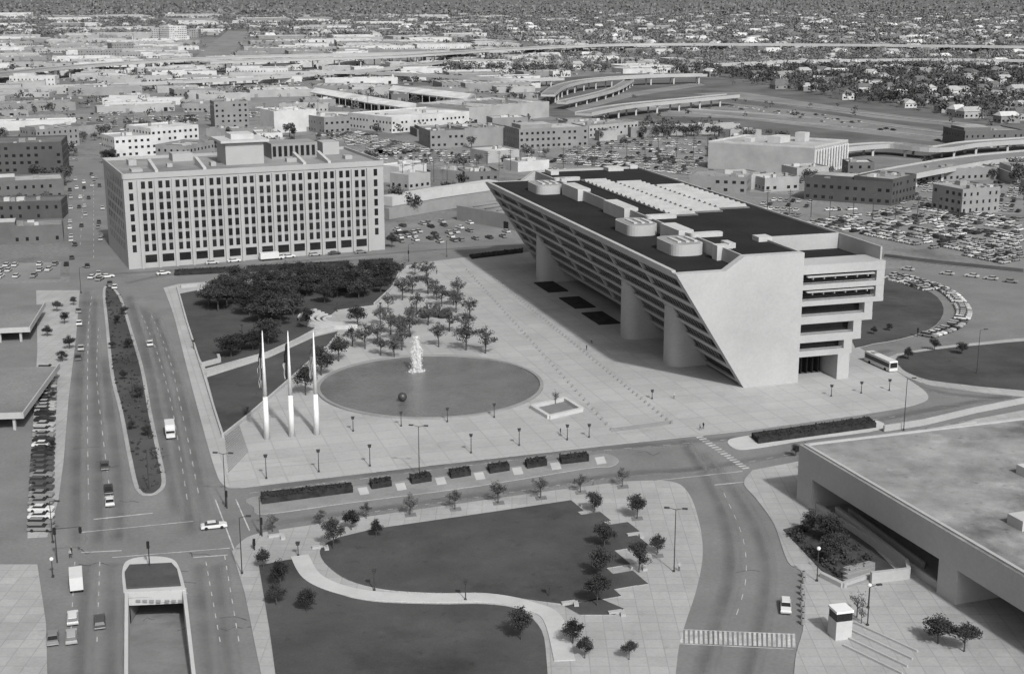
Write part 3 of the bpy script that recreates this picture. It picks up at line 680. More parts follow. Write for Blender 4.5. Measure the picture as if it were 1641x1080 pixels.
# ---------------- hall at the corner
ZM=HT(1279,802,712)
a=Vector(G(1281,712,ZM));c=Vector(G(1566,880,ZM));d=(c-a).normalized();n=Vector((-d.y,d.x))
if n.x<0:n=-n
W=(c-a).length
def Hm(s,w): p=a+d*s+n*w;return(p.x,p.y)
e=empty('exhibition_hall',(a.x,a.y,0),'low flat-roofed concrete hall with deep shaded overhang','building')
FZ=ZM-5.6
b=MB();b.prism([Hm(0,0),Hm(W+40,0),Hm(W+40,95),Hm(0,95)],FZ,ZM,0,1,bottom=True);b.obj('roof',[conc,mat('pebble_roof',.24,.4,.09,.95,7,stain=.55)],e)
for q4 in ([Hm(0.6,.6),Hm(W+39,.6),Hm(W+39,1.3),Hm(.6,1.3)],[Hm(.6,1.4),Hm(1.3,1.4),Hm(1.3,94),Hm(.6,94)]):
    b=MB();b.prism(q4,ZM,ZM+.3);b.obj('parapet',[conc],e)
for q4 in ([Hm(0,.02),Hm(5.5,.02),Hm(5.5,60),Hm(0,60)],[Hm(W*.83,.02),Hm(W*.92,.02),Hm(W*.92,20),Hm(W*.83,20)],[Hm(5.5,15),Hm(W*1.5,15),Hm(W*1.5,17),Hm(5.5,17)]):
    b=MB();b.prism(q4,.1,FZ);b.obj('wall',[conc],e)
b=MB();b.prism([Hm(7,14.5),Hm(W*.82,14.5),Hm(W*.82,14.95),Hm(7,14.95)],.3,FZ-.3);b.obj('window',[glass],e)
b=MB();b.prism([Hm(5.6,1.0),Hm(W*.829,1.0),Hm(W*.829,1.5),Hm(5.6,1.5)],.1,1.5);b.obj('recess_wall',[conc],e)
for s,w,x,y in ((W*.86,12,4,5),(W*.5,30,3,3)):
    b=MB();b.prism([Hm(s,w),Hm(s+x,w),Hm(s+x,w+y),Hm(s,w+y)],ZM,ZM+1.8);b.obj('roof_hatch',[concw],e)
wall([(1340,828),(1395,870),(1452,915),(1455,928),(1395,935)],2.2,.7,'pale angular ramp wall beside the hall','ramp_wall')
wall([(1360,824),(1420,868),(1480,912)],1.4,.5,'pale inner ramp wall beside the hall','ramp_wall')
wall([(1316,925),(1350,942),(1400,925)],1.0,.8,'pale planter wall in the forecourt','planter_wall')
slab('lawn',gp([(1255,850),(1330,830),(1400,880),(1440,920),(1345,935),(1316,915)]),.1,.3,mat('planting_soil',.06,.3,.2),'dark planted bed beside the ramp')
b=MB()
for k in range(5): b.prism(gp([(1350,918+k*5),(1392,908+k*5),(1402,911+k*5),(1358,922+k*5)]),.1,1.2-.2*k)
b.obj('forecourt_steps',[concd],None,'short concrete steps in the forecourt','steps')
for k in range(4):
    wall([(1370-k*6,1000+k*12),(1470-k*8,1046+k*12)],.5,.35,'low pale kerb wall in the forecourt')
bp=gp([(1270,860),(1320,842),(1360,872),(1400,905),(1345,925),(1316,905)]);b=MB()
for _ in range(80):
    x,y=R.choice(bp);x2,y2=R.choice(bp);t=R.random();x=x*t+x2*(1-t);y=y*t+y2*(1-t);s_=R.uniform(.5,1.3)
    for _k in range(26): leafq(b,(x+R.gauss(0,.5)*s_,y+R.gauss(0,.5)*s_,.3+R.random()*s_),.4)
b.obj('bed_shrubs',[leaf],None,'dark shrubs in the forecourt bed','planting',None,'stuff')
# ---------------- office block with fins
a=Vector(G(207,432));c=Vector(G(617,400));d=(c-a).normalized();n=Vector((-d.y,d.x));W=(c-a).length;HB=HT(207,432,284)
def Ob(s,w): p=a+d*s+n*w;return(p.x,p.y)
rr_=Vector(G(184,257,HB))-a;DP=abs(rr_.dot(n));DP=min(max(DP,30),75)
e=empty('office_block',(a.x,a.y,0),'ten-storey pale office block with vertical fins and paired windows','building')
ow_=mat('office_stone',.36,.08,.08,.9,4);sp_m=mat('office_spandrel',.25,.12,.2,.9,4)
b=MB();b.prism([Ob(0,0),Ob(W,0),Ob(W,DP),Ob(0,DP)],0.,HB,0,1)
b.obj('wall',[ow_,mat('office_roof',.25,.2,.05,.95,4,stain=.3)],e)
for (p,q,r,t) in ((0,W,-.3,.3),(0,W,DP-.3,DP+.3)):
    b=MB();b.prism([Ob(p,r),Ob(q,r),Ob(q,t),Ob(p,t)],HB-.9,HB+1.1);b.obj('parapet',[ow_],e)
for p in (0,W):
    b=MB();b.prism([Ob(p-.3,.3),Ob(p+.3,.3),Ob(p+.3,DP-.3),Ob(p-.3,DP-.3)],HB-.9,HB+1.1);b.obj('parapet',[ow_],e)
nb=14;s0=W*.052;s1=W*.935;bw=(s1-s0)/nb
for k in range(nb+1):
    s=s0+k*bw;b=MB();b.prism([Ob(s-.45,-.9),Ob(s+.45,-.9),Ob(s+.45,-.0),Ob(s-.45,-.0)],0,HB*.955);b.obj('fin',[ow_],e)
wm=MB();lw=bw*.235
def lq(b,s,z0,z1,w,dd=-.04,m=0):
    x=d*s;y=d*(s+w);o=n*dd;b.quad((x.x+o.x,x.y+o.y,z0),(y.x+o.x,y.y+o.y,z0),(y.x+o.x,y.y+o.y,z1),(x.x+o.x,x.y+o.y,z1),m)
wh=HB*.078
lq(wm,-lw*1.4,0,wh,lw);lq(wm,lw*.4,0,wh,lw);wme=wm.mesh('window',[glass])
rows=[.862,.742,.630,.518,.406,.294,.182]
for k in range(nb):
    for r in rows:
        p=Ob(s0+(k+.5)*bw,0);add('window',wme,e,loc=(p[0]-a.x,p[1]-a.y,HB*r))
b=MB()
for r in rows:
    for s in (W*.018,W*.96):
        i=Ob(s,-.04);j=Ob(s+lw,-.04);b.quad((*i,HB*r),(*j,HB*r),(*j,HB*r+wh),(*i,HB*r+wh))
    for k in range(9):
        i=Ob(-.04,6+k*(DP-12)/9);j=Ob(-.04,8+k*(DP-12)/9);b.quad((*i,HB*r),(*j,HB*r),(*j,HB*r+wh),(*i,HB*r+wh))
    for k in range(7):
        i=Ob(W+.04,6+k*(DP-12)/7);j=Ob(W+.04,9+k*(DP-12)/7);b.quad((*i,HB*r),(*j,HB*r),(*j,HB*r+wh),(*i,HB*r+wh))
for k in range(nb):
    i=Ob(s0+(k+.16)*bw,-.04);j=Ob(s0+(k+.84)*bw,-.04);b.quad((*i,2.0),(*j,2.0),(*j,4.9),(*i,4.9))
b.obj('window_row',[glass],e,kind='stuff')
b=MB()
for k in range(nb):
    for t in (-lw*1.4,lw*.4):
        i=Ob(s0+(k+.5)*bw+t,-.02);j=Ob(s0+(k+.5)*bw+t+lw,-.02);b.quad((*i,HB*.182),(*j,HB*.182),(*j,HB*.83),(*i,HB*.83))
b.obj('spandrel_panels',[sp_m],e)
b=MB();b.prism([Ob(W*.42,18),Ob(W*.57,18),Ob(W*.57,34),Ob(W*.42,34)],HB,HB+8.5)
b.obj('penthouse',[ow_],e)
b=MB();b.prism([Ob(W*.40,16.5),Ob(W*.59,16.5),Ob(W*.59,35.5),Ob(W*.40,35.5)],HB+8.5,HB+9.4);b.prism([Ob(W*.45,21),Ob(W*.54,21),Ob(W*.54,31),Ob(W*.45,31)],HB+9.4,HB+11.4);b.obj('penthouse_roof',[concw],e)
for s in (.13,.31,.70,.80):
    b=MB();i=0
    for w in (8,24):
        for ss,z in ((0,0),(1.2,0),(1.2,3.2 if w==24 else .8),(0,3.2 if w==24 else .8)):
            b.v.append((*Ob(W*s+ss,w),HB+z))
    b.f+=[(i,i+1,i+2,i+3),(i+5,i+4,i+7,i+6),(i+3,i+2,i+6,i+7),(i+1,i+5,i+6,i+2),(i+4,i,i+3,i+7)];b.m+=[0]*5
    b.obj('roof_ridge',[concw],e)
b=MB();b.prism([Ob(W*.63,DP-22),Ob(W*.82,DP-22),Ob(W*.82,DP-8),Ob(W*.63,DP-8)],HB,HB+6,0,0)
for k in range(8): b.prism([Ob(W*(.635+.023*k),DP-22.2),Ob(W*(.648+.023*k),DP-22.2),Ob(W*(.648+.023*k),DP-22.02),Ob(W*(.635+.023*k),DP-22.02)],HB+1,HB+5,1)
b.obj('cooling_plant',[concd,glass],e)
for q4 in ((.86,.93,16,6,5),(.25,.33,14,6,3),(.07,.1,20,14,2),(.2,.22,30,27,1.2),(.36,.38,34,30,1.5),(.9,.93,34,30,1.4),(.66,.7,34,31,1.5),(.05,.09,40,34,1),(.5,.53,12,8,2)):
    b=MB();b.prism([Ob(W*q4[0],DP-q4[2]),Ob(W*q4[1],DP-q4[2]),Ob(W*q4[1],DP-q4[3]),Ob(W*q4[0],DP-q4[3])],HB,HB+q4[4]);b.obj('roof_box',[ow_],e)
# ---------------- generic buildings
def genb(b,cx,cy,lx,ly,ang,h,wi,ri,win=True,gable=False,units=True,rr=R):
    ca,sa=cos(ang),sin(ang)
    def q(x,y): return (cx+x*ca-y*sa,cy+x*sa+y*ca)
    if gable:
        b.box(cx,cy,0,h,lx,ly,ang,wi)
        i=len(b.v);hx,hy=lx/2+.5,ly/2+.5;rz=h+ly*.28
        for x,y,z in ((-hx,-hy,h-.1),(hx,-hy,h-.1),(hx,hy,h-.1),(-hx,hy,h-.1),(-hx+ly*.2,0,rz),(hx-ly*.2,0,rz)):b.v.append((*q(x,y),z))
        b.f+=[(i,i+1,i+5,i+4),(i+2,i+3,i+4,i+5),(i+1,i+2,i+5),(i+3,i,i+4)];b.m+=[6+ri]*4
    else:
        b.box(cx,cy,0,h,lx,ly,ang,wi,6+ri)
        pw=.5
        for (x,y,l1,l2) in ((0,-ly/2+pw/2,lx,pw),(0,ly/2-pw/2,lx,pw),(-lx/2+pw/2,0,pw,ly-2*pw),(lx/2-pw/2,0,pw,ly-2*pw)):
            p=q(x,y);b.box(*p,h,h+.7,l1,l2,ang,wi)
        if units:
            for _ in range(rr.randint(1,7)):
                p=q(rr.uniform(-.38,.38)*lx,rr.uniform(-.38,.38)*ly);b.box(*p,h,h+rr.uniform(.6,2.2),rr.uniform(1.2,4),rr.uniform(1.2,3),ang,12 if rr.random()<.4 else 6+3)
            if rr.random()<.4 and lx>25:
                n=int(lx/7)
                for k in range(n):
                    p=q((k+.5)/n*lx*.9-lx*.45,0);b.box(*p,h,h+.35,1.2,ly*.6,ang,6+rr.choice((1,2)))
            if rr.random()<.35 and lx>25:
                p=q(-lx*.2,ly*.05);b.box(*p,h,h+rr.uniform(1.5,3),lx*.45,ly*.6,ang,wi,6+rr.choice((0,2,3)))
    if win:
        fl=max(1,int(h/3.6))
        for (ax,side_) in ((0,-1),(1,-1),(1,1)):
            ln=lx if ax==0 else ly
            nwin=max(2,int(ln/3.6));ww=ln/nwin*rr.choice((.3,.38,.45))
            for f in range(fl):
                z0=1.2+f*h/fl*.98;z1=z0+min(1.5,h/fl*.42)
                for k in range(nwin):
                    if rr.random()<.15:continue
                    t=-ln/2+(k+.25)*ln/nwin
                    if ax==0: p=q(t,-ly/2-.05);r=q(t+ww,-ly/2-.05)
                    else: p=q(side_*(lx/2+.05),t);r=q(side_*(lx/2+.05),t+ww)
                    b.quad((*p,z0),(*r,z0),(*r,z1),(*p,z1),11)
    else:
        n=max(1,int(lx/14))
        for k in range(n):
            if rr.random()<.3:continue
            t=(k+.5)/n*lx-lx/2+rr.uniform(-2,2);p=q(t-1.5,-ly/2-.05);r=q(t+1.5,-ly/2-.05);b.quad((*p,.1),(*r,.1),(*r,min(3.2,h-.6)),(*p,min(3.2,h-.6)),rr.choice((11,5,2)))
GM=walls+roofs+[glass,concw]
wn=['red-brown brick','dark brick','tan brick','pale stucco','white','grey block'];rn=['gravel','dark tar','white coated','grey','dark shingle']
excl=[]
def bld(u0,v0,u1,v1,vt,dp,wi=3,ri=0,win=True,name='office_building',label=None,cat='building'):
    a=Vector(G(u0,v0));c=Vector(G(u1,v1));d=(c-a);l=d.length;an=atan2(d.y,d.x);n=Vector((-d.y,d.x))/l
    m=(a+c)/2+n*dp/2;h=HT(u0,v0,vt);b=MB();genb(b,m.x,m.y,l,dp,an,h,wi,ri,win)
    b.obj(name,GM,None,label or '%s building with %s roof'%(wn[wi],rn[ri]),cat)
    excl.append([tuple(a-d/l*6-n*6),tuple(c+d/l*6-n*6),tuple(c+d/l*6+n*(dp+6)),tuple(a-d/l*6+n*(dp+6))])
bld(185,254,244,250,222,26,4,0,label='low white building with windowed front')
bld(244,250,320,243,208,30,4,2,label='white stepped building with narrow tall windows')
bld(440,214,508,210,180,26,4,2,False,label='tall plain white block with flat roof')
bld(628,214,752,203,190,50,4,2,name='warehouse',label='long white warehouse with pale roof')
bld(752,200,880,188,175,60,3,0,False,name='warehouse',label='long pale warehouse with grey roof')
bld(690,238,745,236,212,30,2,1);bld(745,236,815,232,208,28,5,3,False)
bld(832,240,942,235,209,26,2,0,label='two-storey tan brick building')
bld(944,222,1022,214,204,22,3,3,label='low pale pavilion with wide roof')
p0=Vector(G(1134,270));p1=Vector(G(1303,281));p2=Vector(G(1357,268));p3=p0+(p2-p1);hh=HT(1303,281,238)
e=empty('office_building',(p1.x,p1.y,0),'wide pale office building with white vertical fins on one side','building')
b=MB();b.prism([tuple(p0),tuple(p1),tuple(p2),tuple(p3)],0,hh,0,1);b.obj('wall',[walls[3],roofs[0]],e)
for qa,qb in ((p0,p1),(p1,p2),(p2,p3),(p3,p0)):
    dd=(qb-qa).normalized();nn=Vector((-dd.y,dd.x))*.7;b=MB();b.prism([tuple(qa+dd*.02),tuple(qb-dd*.72),tuple(qb-dd*.72+nn),tuple(qa+nn+dd*.02)],hh,hh+.9);b.obj('parapet',[concw],e)
dd=(p2-p1).normalized();nn=Vector((dd.y,-dd.x));L_=(p2-p1).length
b=MB();qa=p1+dd*1.5+nn*.06;qb=p2-dd*1.5+nn*.06;b.quad((*qa,1.5),(*qb,1.5),(*qb,hh-2),(*qa,hh-2));b.obj('window',[glass],e)
for k in range(13):
    p=p1+dd*(1+(L_-2)*k/12)+nn*.4;b=MB();b.box(p.x,p.y,0,hh-1,.9,.7,atan2(dd.y,dd.x));b.obj('facade_fin',[white],e)
pm_=(p0+p2)/2;
for q_,l1,l2,hz in ((pm_,12,8,3.5),(pm_+Vector((14,4)),6,6,5),(pm_+Vector((-16,2)),5,4,2)):
    b=MB();b.box(q_.x,q_.y,hh,hh+hz,l1,l2,atan2(dd.y,dd.x));b.obj('roof_box',[concw],e)
excl.append([tuple(p0+Vector((-8,-8))),tuple(p1+Vector((0,-10))),tuple(p2+Vector((10,-4))),tuple(p3+Vector((0,10)))])
bld(1288,320,1428,330,286,20,1,1,label='two-storey dark brick building with many windows')
bld(1428,330,1466,320,290,20,1,3,label='dark brick side wing')
bld(1358,285,1400,285,262,14,0,2);bld(1104,308,1196,312,283,22,2,3,label='old brick shop row with decorated front')
bld(1196,305,1232,302,283,20,3,3);bld(1225,308,1280,305,288,18,3,0)
bld(732,353,838,372,332,24,2,3,win=False,label='plain tan walled building')
bld(640,296,684,290,270,16,4,2,win=False);bld(655,305,690,300,283,14,3,0);bld(690,285,742,290,272,20,2,0,False);bld(745,292,800,290,278,20,0,1)
bld(782,262,832,258,245,20,3,2,False);bld(830,276,880,272,262,16,4,0,win=False)
bld(-40,292,103,288,233,34,1,1,label='dark brick warehouse at the avenue side');bld(-60,326,104,318,296,22,0,0,label='low brick shop with a sign band')
bld(-60,356,100,352,328,18,1,1,label='low dark brick shopfront')
bld(-60,396,102,388,370,16,0,3);bld(60,238,128,232,210,22,2,0);bld(120,218,180,212,205,25,5,1,False)
bld(300,272,345,262,236,20,5,3);bld(520,215,562,212,190,24,2,0);bld(345,208,400,206,165,18,2,1)
# open parking deck at the avenue edge
for (u0,v0,u1,v1,dp) in ((-220,560,50,548,34),(-240,700,40,690,44)):
    a_=Vector(G(u0,v0));c_=Vector(G(u1,v1));d_=(c_-a_).normalized();n_=Vector((-d_.y,d_.x));L_=(c_-a_).length
    ee=empty('parking_deck',(a_.x,a_.y,0),'low open concrete parking deck beside the avenue','parking deck')
    b=MB();b.prism([tuple(a_),tuple(c_),tuple(c_+n_*dp),tuple(a_+n_*dp)],3.,3.6,0,1,bottom=True);b.obj('deck',[conc,asph2],ee)
    for (pa_,pb_) in ((a_,c_),(c_,c_+n_*dp)):
        q_=(pb_-pa_).normalized();m_=Vector((-q_.y,q_.x))*.3;b=MB();b.prism([tuple(pa_+q_*.05),tuple(pb_-q_*.35),tuple(pb_-q_*.35+m_),tuple(pa_+q_*.05+m_)],3.6,4.5);b.obj('parapet',[conc],ee)
    for k in range(8):
        for w_ in (1,dp-1):
            q_=a_+d_*(L_*(k+.5)/8)+n_*w_;b=MB();b.box(q_.x,q_.y,0,3,.6,.6);b.obj('column',[conc],ee)
bld(1540,345,1600,340,306,20,5,3);bld(1545,236,1640,234,212,30,0,3,label='brown brick block beside the freeway')
bld(568,120,615,119,109,20,4,2,win=False);bld(180,85,215,84,70,20,2,0)
bld(244,66,272,66,46,30,3,0);bld(272,67,300,66,43,30,4,0);bld(300,62,318,62,48,25,5,0);bld(480,52,520,52,43,40,3,0)
def shed(px,z,label):
    p=gp(px,z);b=MB();b.prism(p,z-.8,z,0,1,bottom=True)
    a,bq,c_,d_=[Vector(x) for x in p]
    i=len(b.v)
    m0=(a+d_)/2;m1=(bq+c_)/2
    b.v+=[(*a,z+.05),(*bq,z+.05),(*c_,z+.05),(*d_,z+.05),(*m0,z+2.5),(*m1,z+2.5)]
    b.f+=[(i,i+1,i+5,i+4),(i+2,i+3,i+4,i+5),(i+1,i+2,i+5),(i+3,i,i+4)];b.m+=[1]*4
    for k in range(12):
        q=a.lerp(bq,k/11);b.box(q.x,q.y,0,z-.8,.5,.5);q=d_.lerp(c_,k/11);b.box(q.x,q.y,0,z-.8,.5,.5)
    b.obj('market_shed',[conc,roofs[2]],None,label,'market shed','open market sheds')
    excl.append(p)
shed([(606,168),(497,148),(513,142),(625,160)],6,'long open market shed with white roof')
shed([(748,160),(622,145),(638,138),(762,151)],7,'long open market shed with white ribbed roof')
shed([(695,180),(600,166),(622,160),(716,173)],6,'long open market shed with pale roof')
# ---------------- cars
def carbody(b,m=0):
    pr=[(-2.45,.32),(-2.45,.75),(-2.3,.88),(-1.5,.93),(.95,.95),(2.2,.84),(2.42,.7),(2.42,.32)]
    i=len(b.v);n=len(pr)
    for y in(-.9,.9):
        for x,z in pr:b.v.append((x,y*(1 if z<.8 else .93),z))
    for k in range(n):
        k2=(k+1)%n;b.f.append((i+k,i+k2,i+n+k2,i+n+k));b.m.append(m)
    b.f.append(tuple(range(i,i+n))[::-1]);b.m.append(m);b.f.append(tuple(range(i+n,i+2*n)));b.m.append(m)
def cabin(b,mg=1,mr=0,glassonly=None,x0=-1.75,x1=1.,t0=-1.2,t1=.35):
    i=len(b.v)
    b.v+=[(x0,-.8,.92),(x1,-.8,.94),(x1,.8,.94),(x0,.8,.92),(t0,-.66,1.36),(t1,-.66,1.38),(t1,.66,1.38),(t0,.66,1.36),(t0-.03,-.69,1.36),(t1+.03,-.69,1.38),(t1+.03,.69,1.38),(t0-.03,.69,1.36),(t0+.05,-.6,1.42),(t1-.08,-.6,1.43),(t1-.08,.6,1.43),(t0+.05,.6,1.42)]
    if glassonly is not False:
        b.f+=[(i,i+1,i+5,i+4),(i+1,i+2,i+6,i+5),(i+2,i+3,i+7,i+6),(i+3,i,i+4,i+7)];b.m+=[mg]*4
    if glassonly is not True:
        b.f+=[(i+8,i+9,i+13,i+12),(i+9,i+10,i+14,i+13),(i+10,i+11,i+15,i+14),(i+11,i+8,i+12,i+15),(i+12,i+13,i+14,i+15)];b.m+=[mr]*5
def wheels(b,m=2,n=10,xs=(-1.5,1.45)):
    for x in xs:
        for y in(-.82,.82):b.tube((x,y-.1,.33),(x,y+.1,.33),.33,.33,n,m)
simple=[]
for cm in carcols:
    b=MB();carbody(b);cabin(b);wheels(b,2,7);simple.append((b,b.mesh('car',[cm,glass,rubber])))
for cm in carcols[:4]:
    b=MB();carbody(b);cabin(b,x0=-2.4,t0=-2.15);wheels(b,2,7);simple.append((b,b.mesh('car',[cm,glass,rubber])))
detail={}
def dcar(ci,wag=False):
    if (ci,wag) in detail:return detail[(ci,wag)]
    P=[];b=MB();carbody(b);P.append(('body',b.mesh('body',[carcols[ci]])))
    kw=dict(x0=-2.4,t0=-2.15) if wag else {}
    b=MB();cabin(b,0,0,True,**kw);P.append(('window',b.mesh('window',[glass])))
    b=MB();cabin(b,0,0,False,**kw);P.append(('roof',b.mesh('roof',[carcols[ci]])))
    for x in(-1.5,1.45):
        for y in(-.82,.82):
            b=MB();b.tube((x,y-.1,.33),(x,y+.1,.33),.33,.33,12);P.append(('wheel',b.mesh('wheel',[rubber])))
    for x in (-2.5,2.47):
        b=MB();b.box(x,0,.38,.55,.1,1.75,bottom=True);P.append(('bumper',b.mesh('bumper',[lmetal])))
    for y in(-.62,.62):
        b=MB();b.box(2.44,y,.58,.72,.05,.35);P.append(('headlight',b.mesh('headlight',[lampm])))
    detail[(ci,wag)]=P;return P
cn=['white','silver','grey','dark','black','cream']
def heading(u,v,du,dv): p=G(u,v);q=G(u+du,v+dv);return atan2(q[1]-p[1],q[0]-p[0])
for u,v,du,dv,ci,wg in ((343,846,10,-1,0,0),(176,807,-2,-20,0,0),(168,749,-2,-20,3,0),(174,787,-2,-20,4,0),(117,994,0,-20,0,1),(160,1000,-1,-20,3,1),(115,1024,0,-20,1,1),(85,1026,0,-20,2,0),(1259,976,1,20,0,1),(240,553,-5,-20,0,0),(262,440,10,-1,0,0),(130,560,0,-20,1,0),(125,575,0,-20,3,0),(127,520,0,-20,0,0),(126,500,0,-20,2,0),(148,446,5,-3,0,0),(160,449,5,-3,2,0),(172,445,10,-1,0,0),(176,456,0,-8,3,0),(184,462,1,-8,0,0),(140,428,0,-8,4,0),(158,440,0,-8,1,0),(375,420,10,-.8,0,0),(463,413,10,-.8,0,0),(505,410,10,-.8,1,1),(578,406,10,-.8,2,0),(536,408,10,-.8,3,0),(340,423,10,-.8,5,0)):
    thing('parked_car' if wg else 'car',(*G(u,v),.03),dcar(ci,bool(wg)),'%s %s on the roadway'%(cn[ci],'station wagon' if wg else 'sedan'),'car','cars on the streets',heading(u,v,du,dv))
def boxtruck(u,v,du,dv,l=6.5,ci=0,label='white box truck driving along the avenue'):
    P=[];b=MB();b.box(-.8,0,.75,3.1,l-1.9,2.2,bottom=True);P.append(('cargo_box',b.mesh('cargo_box',[carcols[ci]])))
    x=l/2-.85;b=MB();b.box(x,0,.5,1.4,1.9,2.0,bottom=True);b.box(x-.25,0,1.4,2.15,1.3,1.85);P.append(('cab',b.mesh('cab',[carcols[ci]])))
    b=MB();b.box(x-.2,0,1.5,2.0,1.44,1.88);P.append(('windscreen',b.mesh('windscreen',[glass])))
    for xx in(-l/2+1.2,x-.1):
        for y in(-.95,.95):
            b=MB();b.tube((xx,y-.14,.45),(xx,y+.14,.45),.45,.45,12);P.append(('wheel',b.mesh('wheel',[rubber])))
    thing('box_truck',(*G(u,v),.03),P,label,'truck',None,heading(u,v,du,dv))
boxtruck(273,698,3,20);boxtruck(123,940,-1,-20,7,0,'white camper truck with boxy body');boxtruck(435,417,10,-.8,9,0,'long white delivery truck parked by the office block')
P=[];b=MB()
pts=[(-6.1,.4),(-6.1,2.9),(-5.8,3.1),(5.9,3.1),(6.1,2.8),(6.15,.4)]
for y in(-1.27,1.27):
    for x,z in pts:b.v.append((x,y,z))
for k in range(6):
    k2=(k+1)%6;b.f.append((k,k2,6+k2,6+k));b.m.append(0)
b.f+=[(5,4,3,2,1,0),(6,7,8,9,10,11)];b.m+=[0,0];P.append(('body',b.mesh('body',[carcols[0]])))
b=MB();b.box(0,0,1.4,2.5,11.6,2.6);P.append(('window_band',b.mesh('window_band',[glass])))
b=MB();b.box(6.1,0,1.3,2.7,.16,2.2);P.append(('windscreen',b.mesh('windscreen',[glass])))
for xx in(-3.6,4.):
    for y in(-1.15,1.15):
        b=MB();b.tube((xx,y-.15,.5),(xx,y+.15,.5),.5,.5,12);P.append(('wheel',b.mesh('wheel',[rubber])))
b=MB();b.box(-3,0,3.1,3.35,2,1.6);P.append(('roof_vent',b.mesh('roof_vent',[lmetal])))
thing('city_bus',(*G(1411,588),.03),P,'white city bus with dark window band on the driveway','bus',None,heading(1411,588,20,9))
cars=[]
def lot(q,rows,occ=.8,pitch=2.9,name=1,surf=True):
    p=gp(q)
    if surf:
        slab('car_park',p,0,.015,asph2,'asphalt car park')
        excl.append([p[0],p[1],p[2],p[3]])
    a,b_,c,d=[Vector(x) for x in p]
    for r in range(rows):
        f=(r+.5)/rows;s=a.lerp(d,f);e=b_.lerp(c,f);L=(e-s).length;n=int(L/pitch);dr=(e-s).normalized();gap=0
        for k in range(n):
            if gap>0: gap-=1;continue
            if R.random()<.04: gap=R.randint(2,6)
            if R.random()>occ:continue
            x=s+dr*(k+.5)*pitch+Vector((R.uniform(-.2,.2),R.uniform(-.3,.3)))
            cars.append((x.x,x.y,atan2(dr.y,dr.x)+pi/2+(pi if R.random()<.4 else 0)+R.uniform(-.05,.05)))
lot([(640,398),(825,382),(800,345),(628,362)],6,.5,3.2)
lot([(1290,358),(1640,432),(1640,352),(1470,330)],13,.8)
lot([(1440,330),(1640,345),(1640,300),(1470,290)],6,.8)
lot([(880,262),(1130,285),(1130,240),(920,236)],9,.8)
lot([(600,268),(760,262),(800,243),(600,240)],6,.8)
lot([(500,215),(620,250),(690,240),(580,213)],5,.6)
lot([(945,232),(1130,240),(1130,224),(1030,222)],4,.65)
lot([(-60,450),(96,448),(98,420),(-60,424)],3,.8)
lot([(62,240),(108,238),(120,228),(60,230)],2,.6)
lot([(1200,345),(1290,352),(1310,322),(1230,318)],4,.7)
lot([(240,205),(430,190),(430,178),(240,190)],5,.6)
lot([(60,200),(200,192),(200,180),(60,186)],4,.5)
lot([(880,282),(1090,300),(1090,290),(880,270)],2,.6)
lot([(330,150),(480,140),(480,132),(330,140)],4,.5)
lot([(760,225),(830,232),(850,215),(770,212)],3,.6)
lot([(640,168),(820,172),(840,165),(760,160)],3,.5)
lot([(60,168),(180,162),(190,154),(60,160)],3,.6)
pl=[(66,862),(68,760),(72,680),(77,590)]
sp=spline(gp(pl),20)
acc=0
for i in range(1,len(sp)):
    acc+=hypot(sp[i][0]-sp[i-1][0],sp[i][1]-sp[i-1][1])
    if acc>2.75:
        acc=0;cars.append((sp[i][0],sp[i][1],R.uniform(-.04,.04),.15))
for off,oc,pts_ in ((0,.93,[(1425,440),(1475,452),(1520,470),(1545,500),(1530,524),(1488,540)]),(8,.8,[(1425,440),(1475,450),(1520,464)])):
    arc=spline(gp(pts_),14);acc=0
    for i in range(1,len(arc)):
        dx=arc[i][0]-arc[i-1][0];dy=arc[i][1]-arc[i-1][1];l=hypot(dx,dy);acc+=l
        while acc>2.8:
            acc-=2.8
            if R.random()<oc:
                f=1-acc/l if l else 0;nx,ny=dy/l,-dx/l
                cars.append((arc[i-1][0]+dx*f+nx*off,arc[i-1][1]+dy*f+ny*off,atan2(dy,dx)+pi/2))
def traffic(px,n,jit=1.5):
    p=spline(gp(px),6)
    for k in range(n):
        i=R.randint(1,len(p)-1);t=R.random();dx=p[i][0]-p[i-1][0];dy=p[i][1]-p[i-1][1]
        cars.append((p[i-1][0]+dx*t+R.uniform(-jit,jit),p[i-1][1]+dy*t+R.uniform(-jit,jit),atan2(dy,dx)+(pi if R.random()<.5 else 0)))
traffic([(128,400),(133,330),(130,280)],12,3);traffic([(160,390),(158,330),(150,280)],12,3);traffic([(115,420),(112,300)],10,.5)
traffic([(1100,170),(1250,180),(1400,205),(1640,240)],40,14);traffic([(1000,285),(1200,300)],6,1);traffic([(1430,430),(1640,455)],5,1)
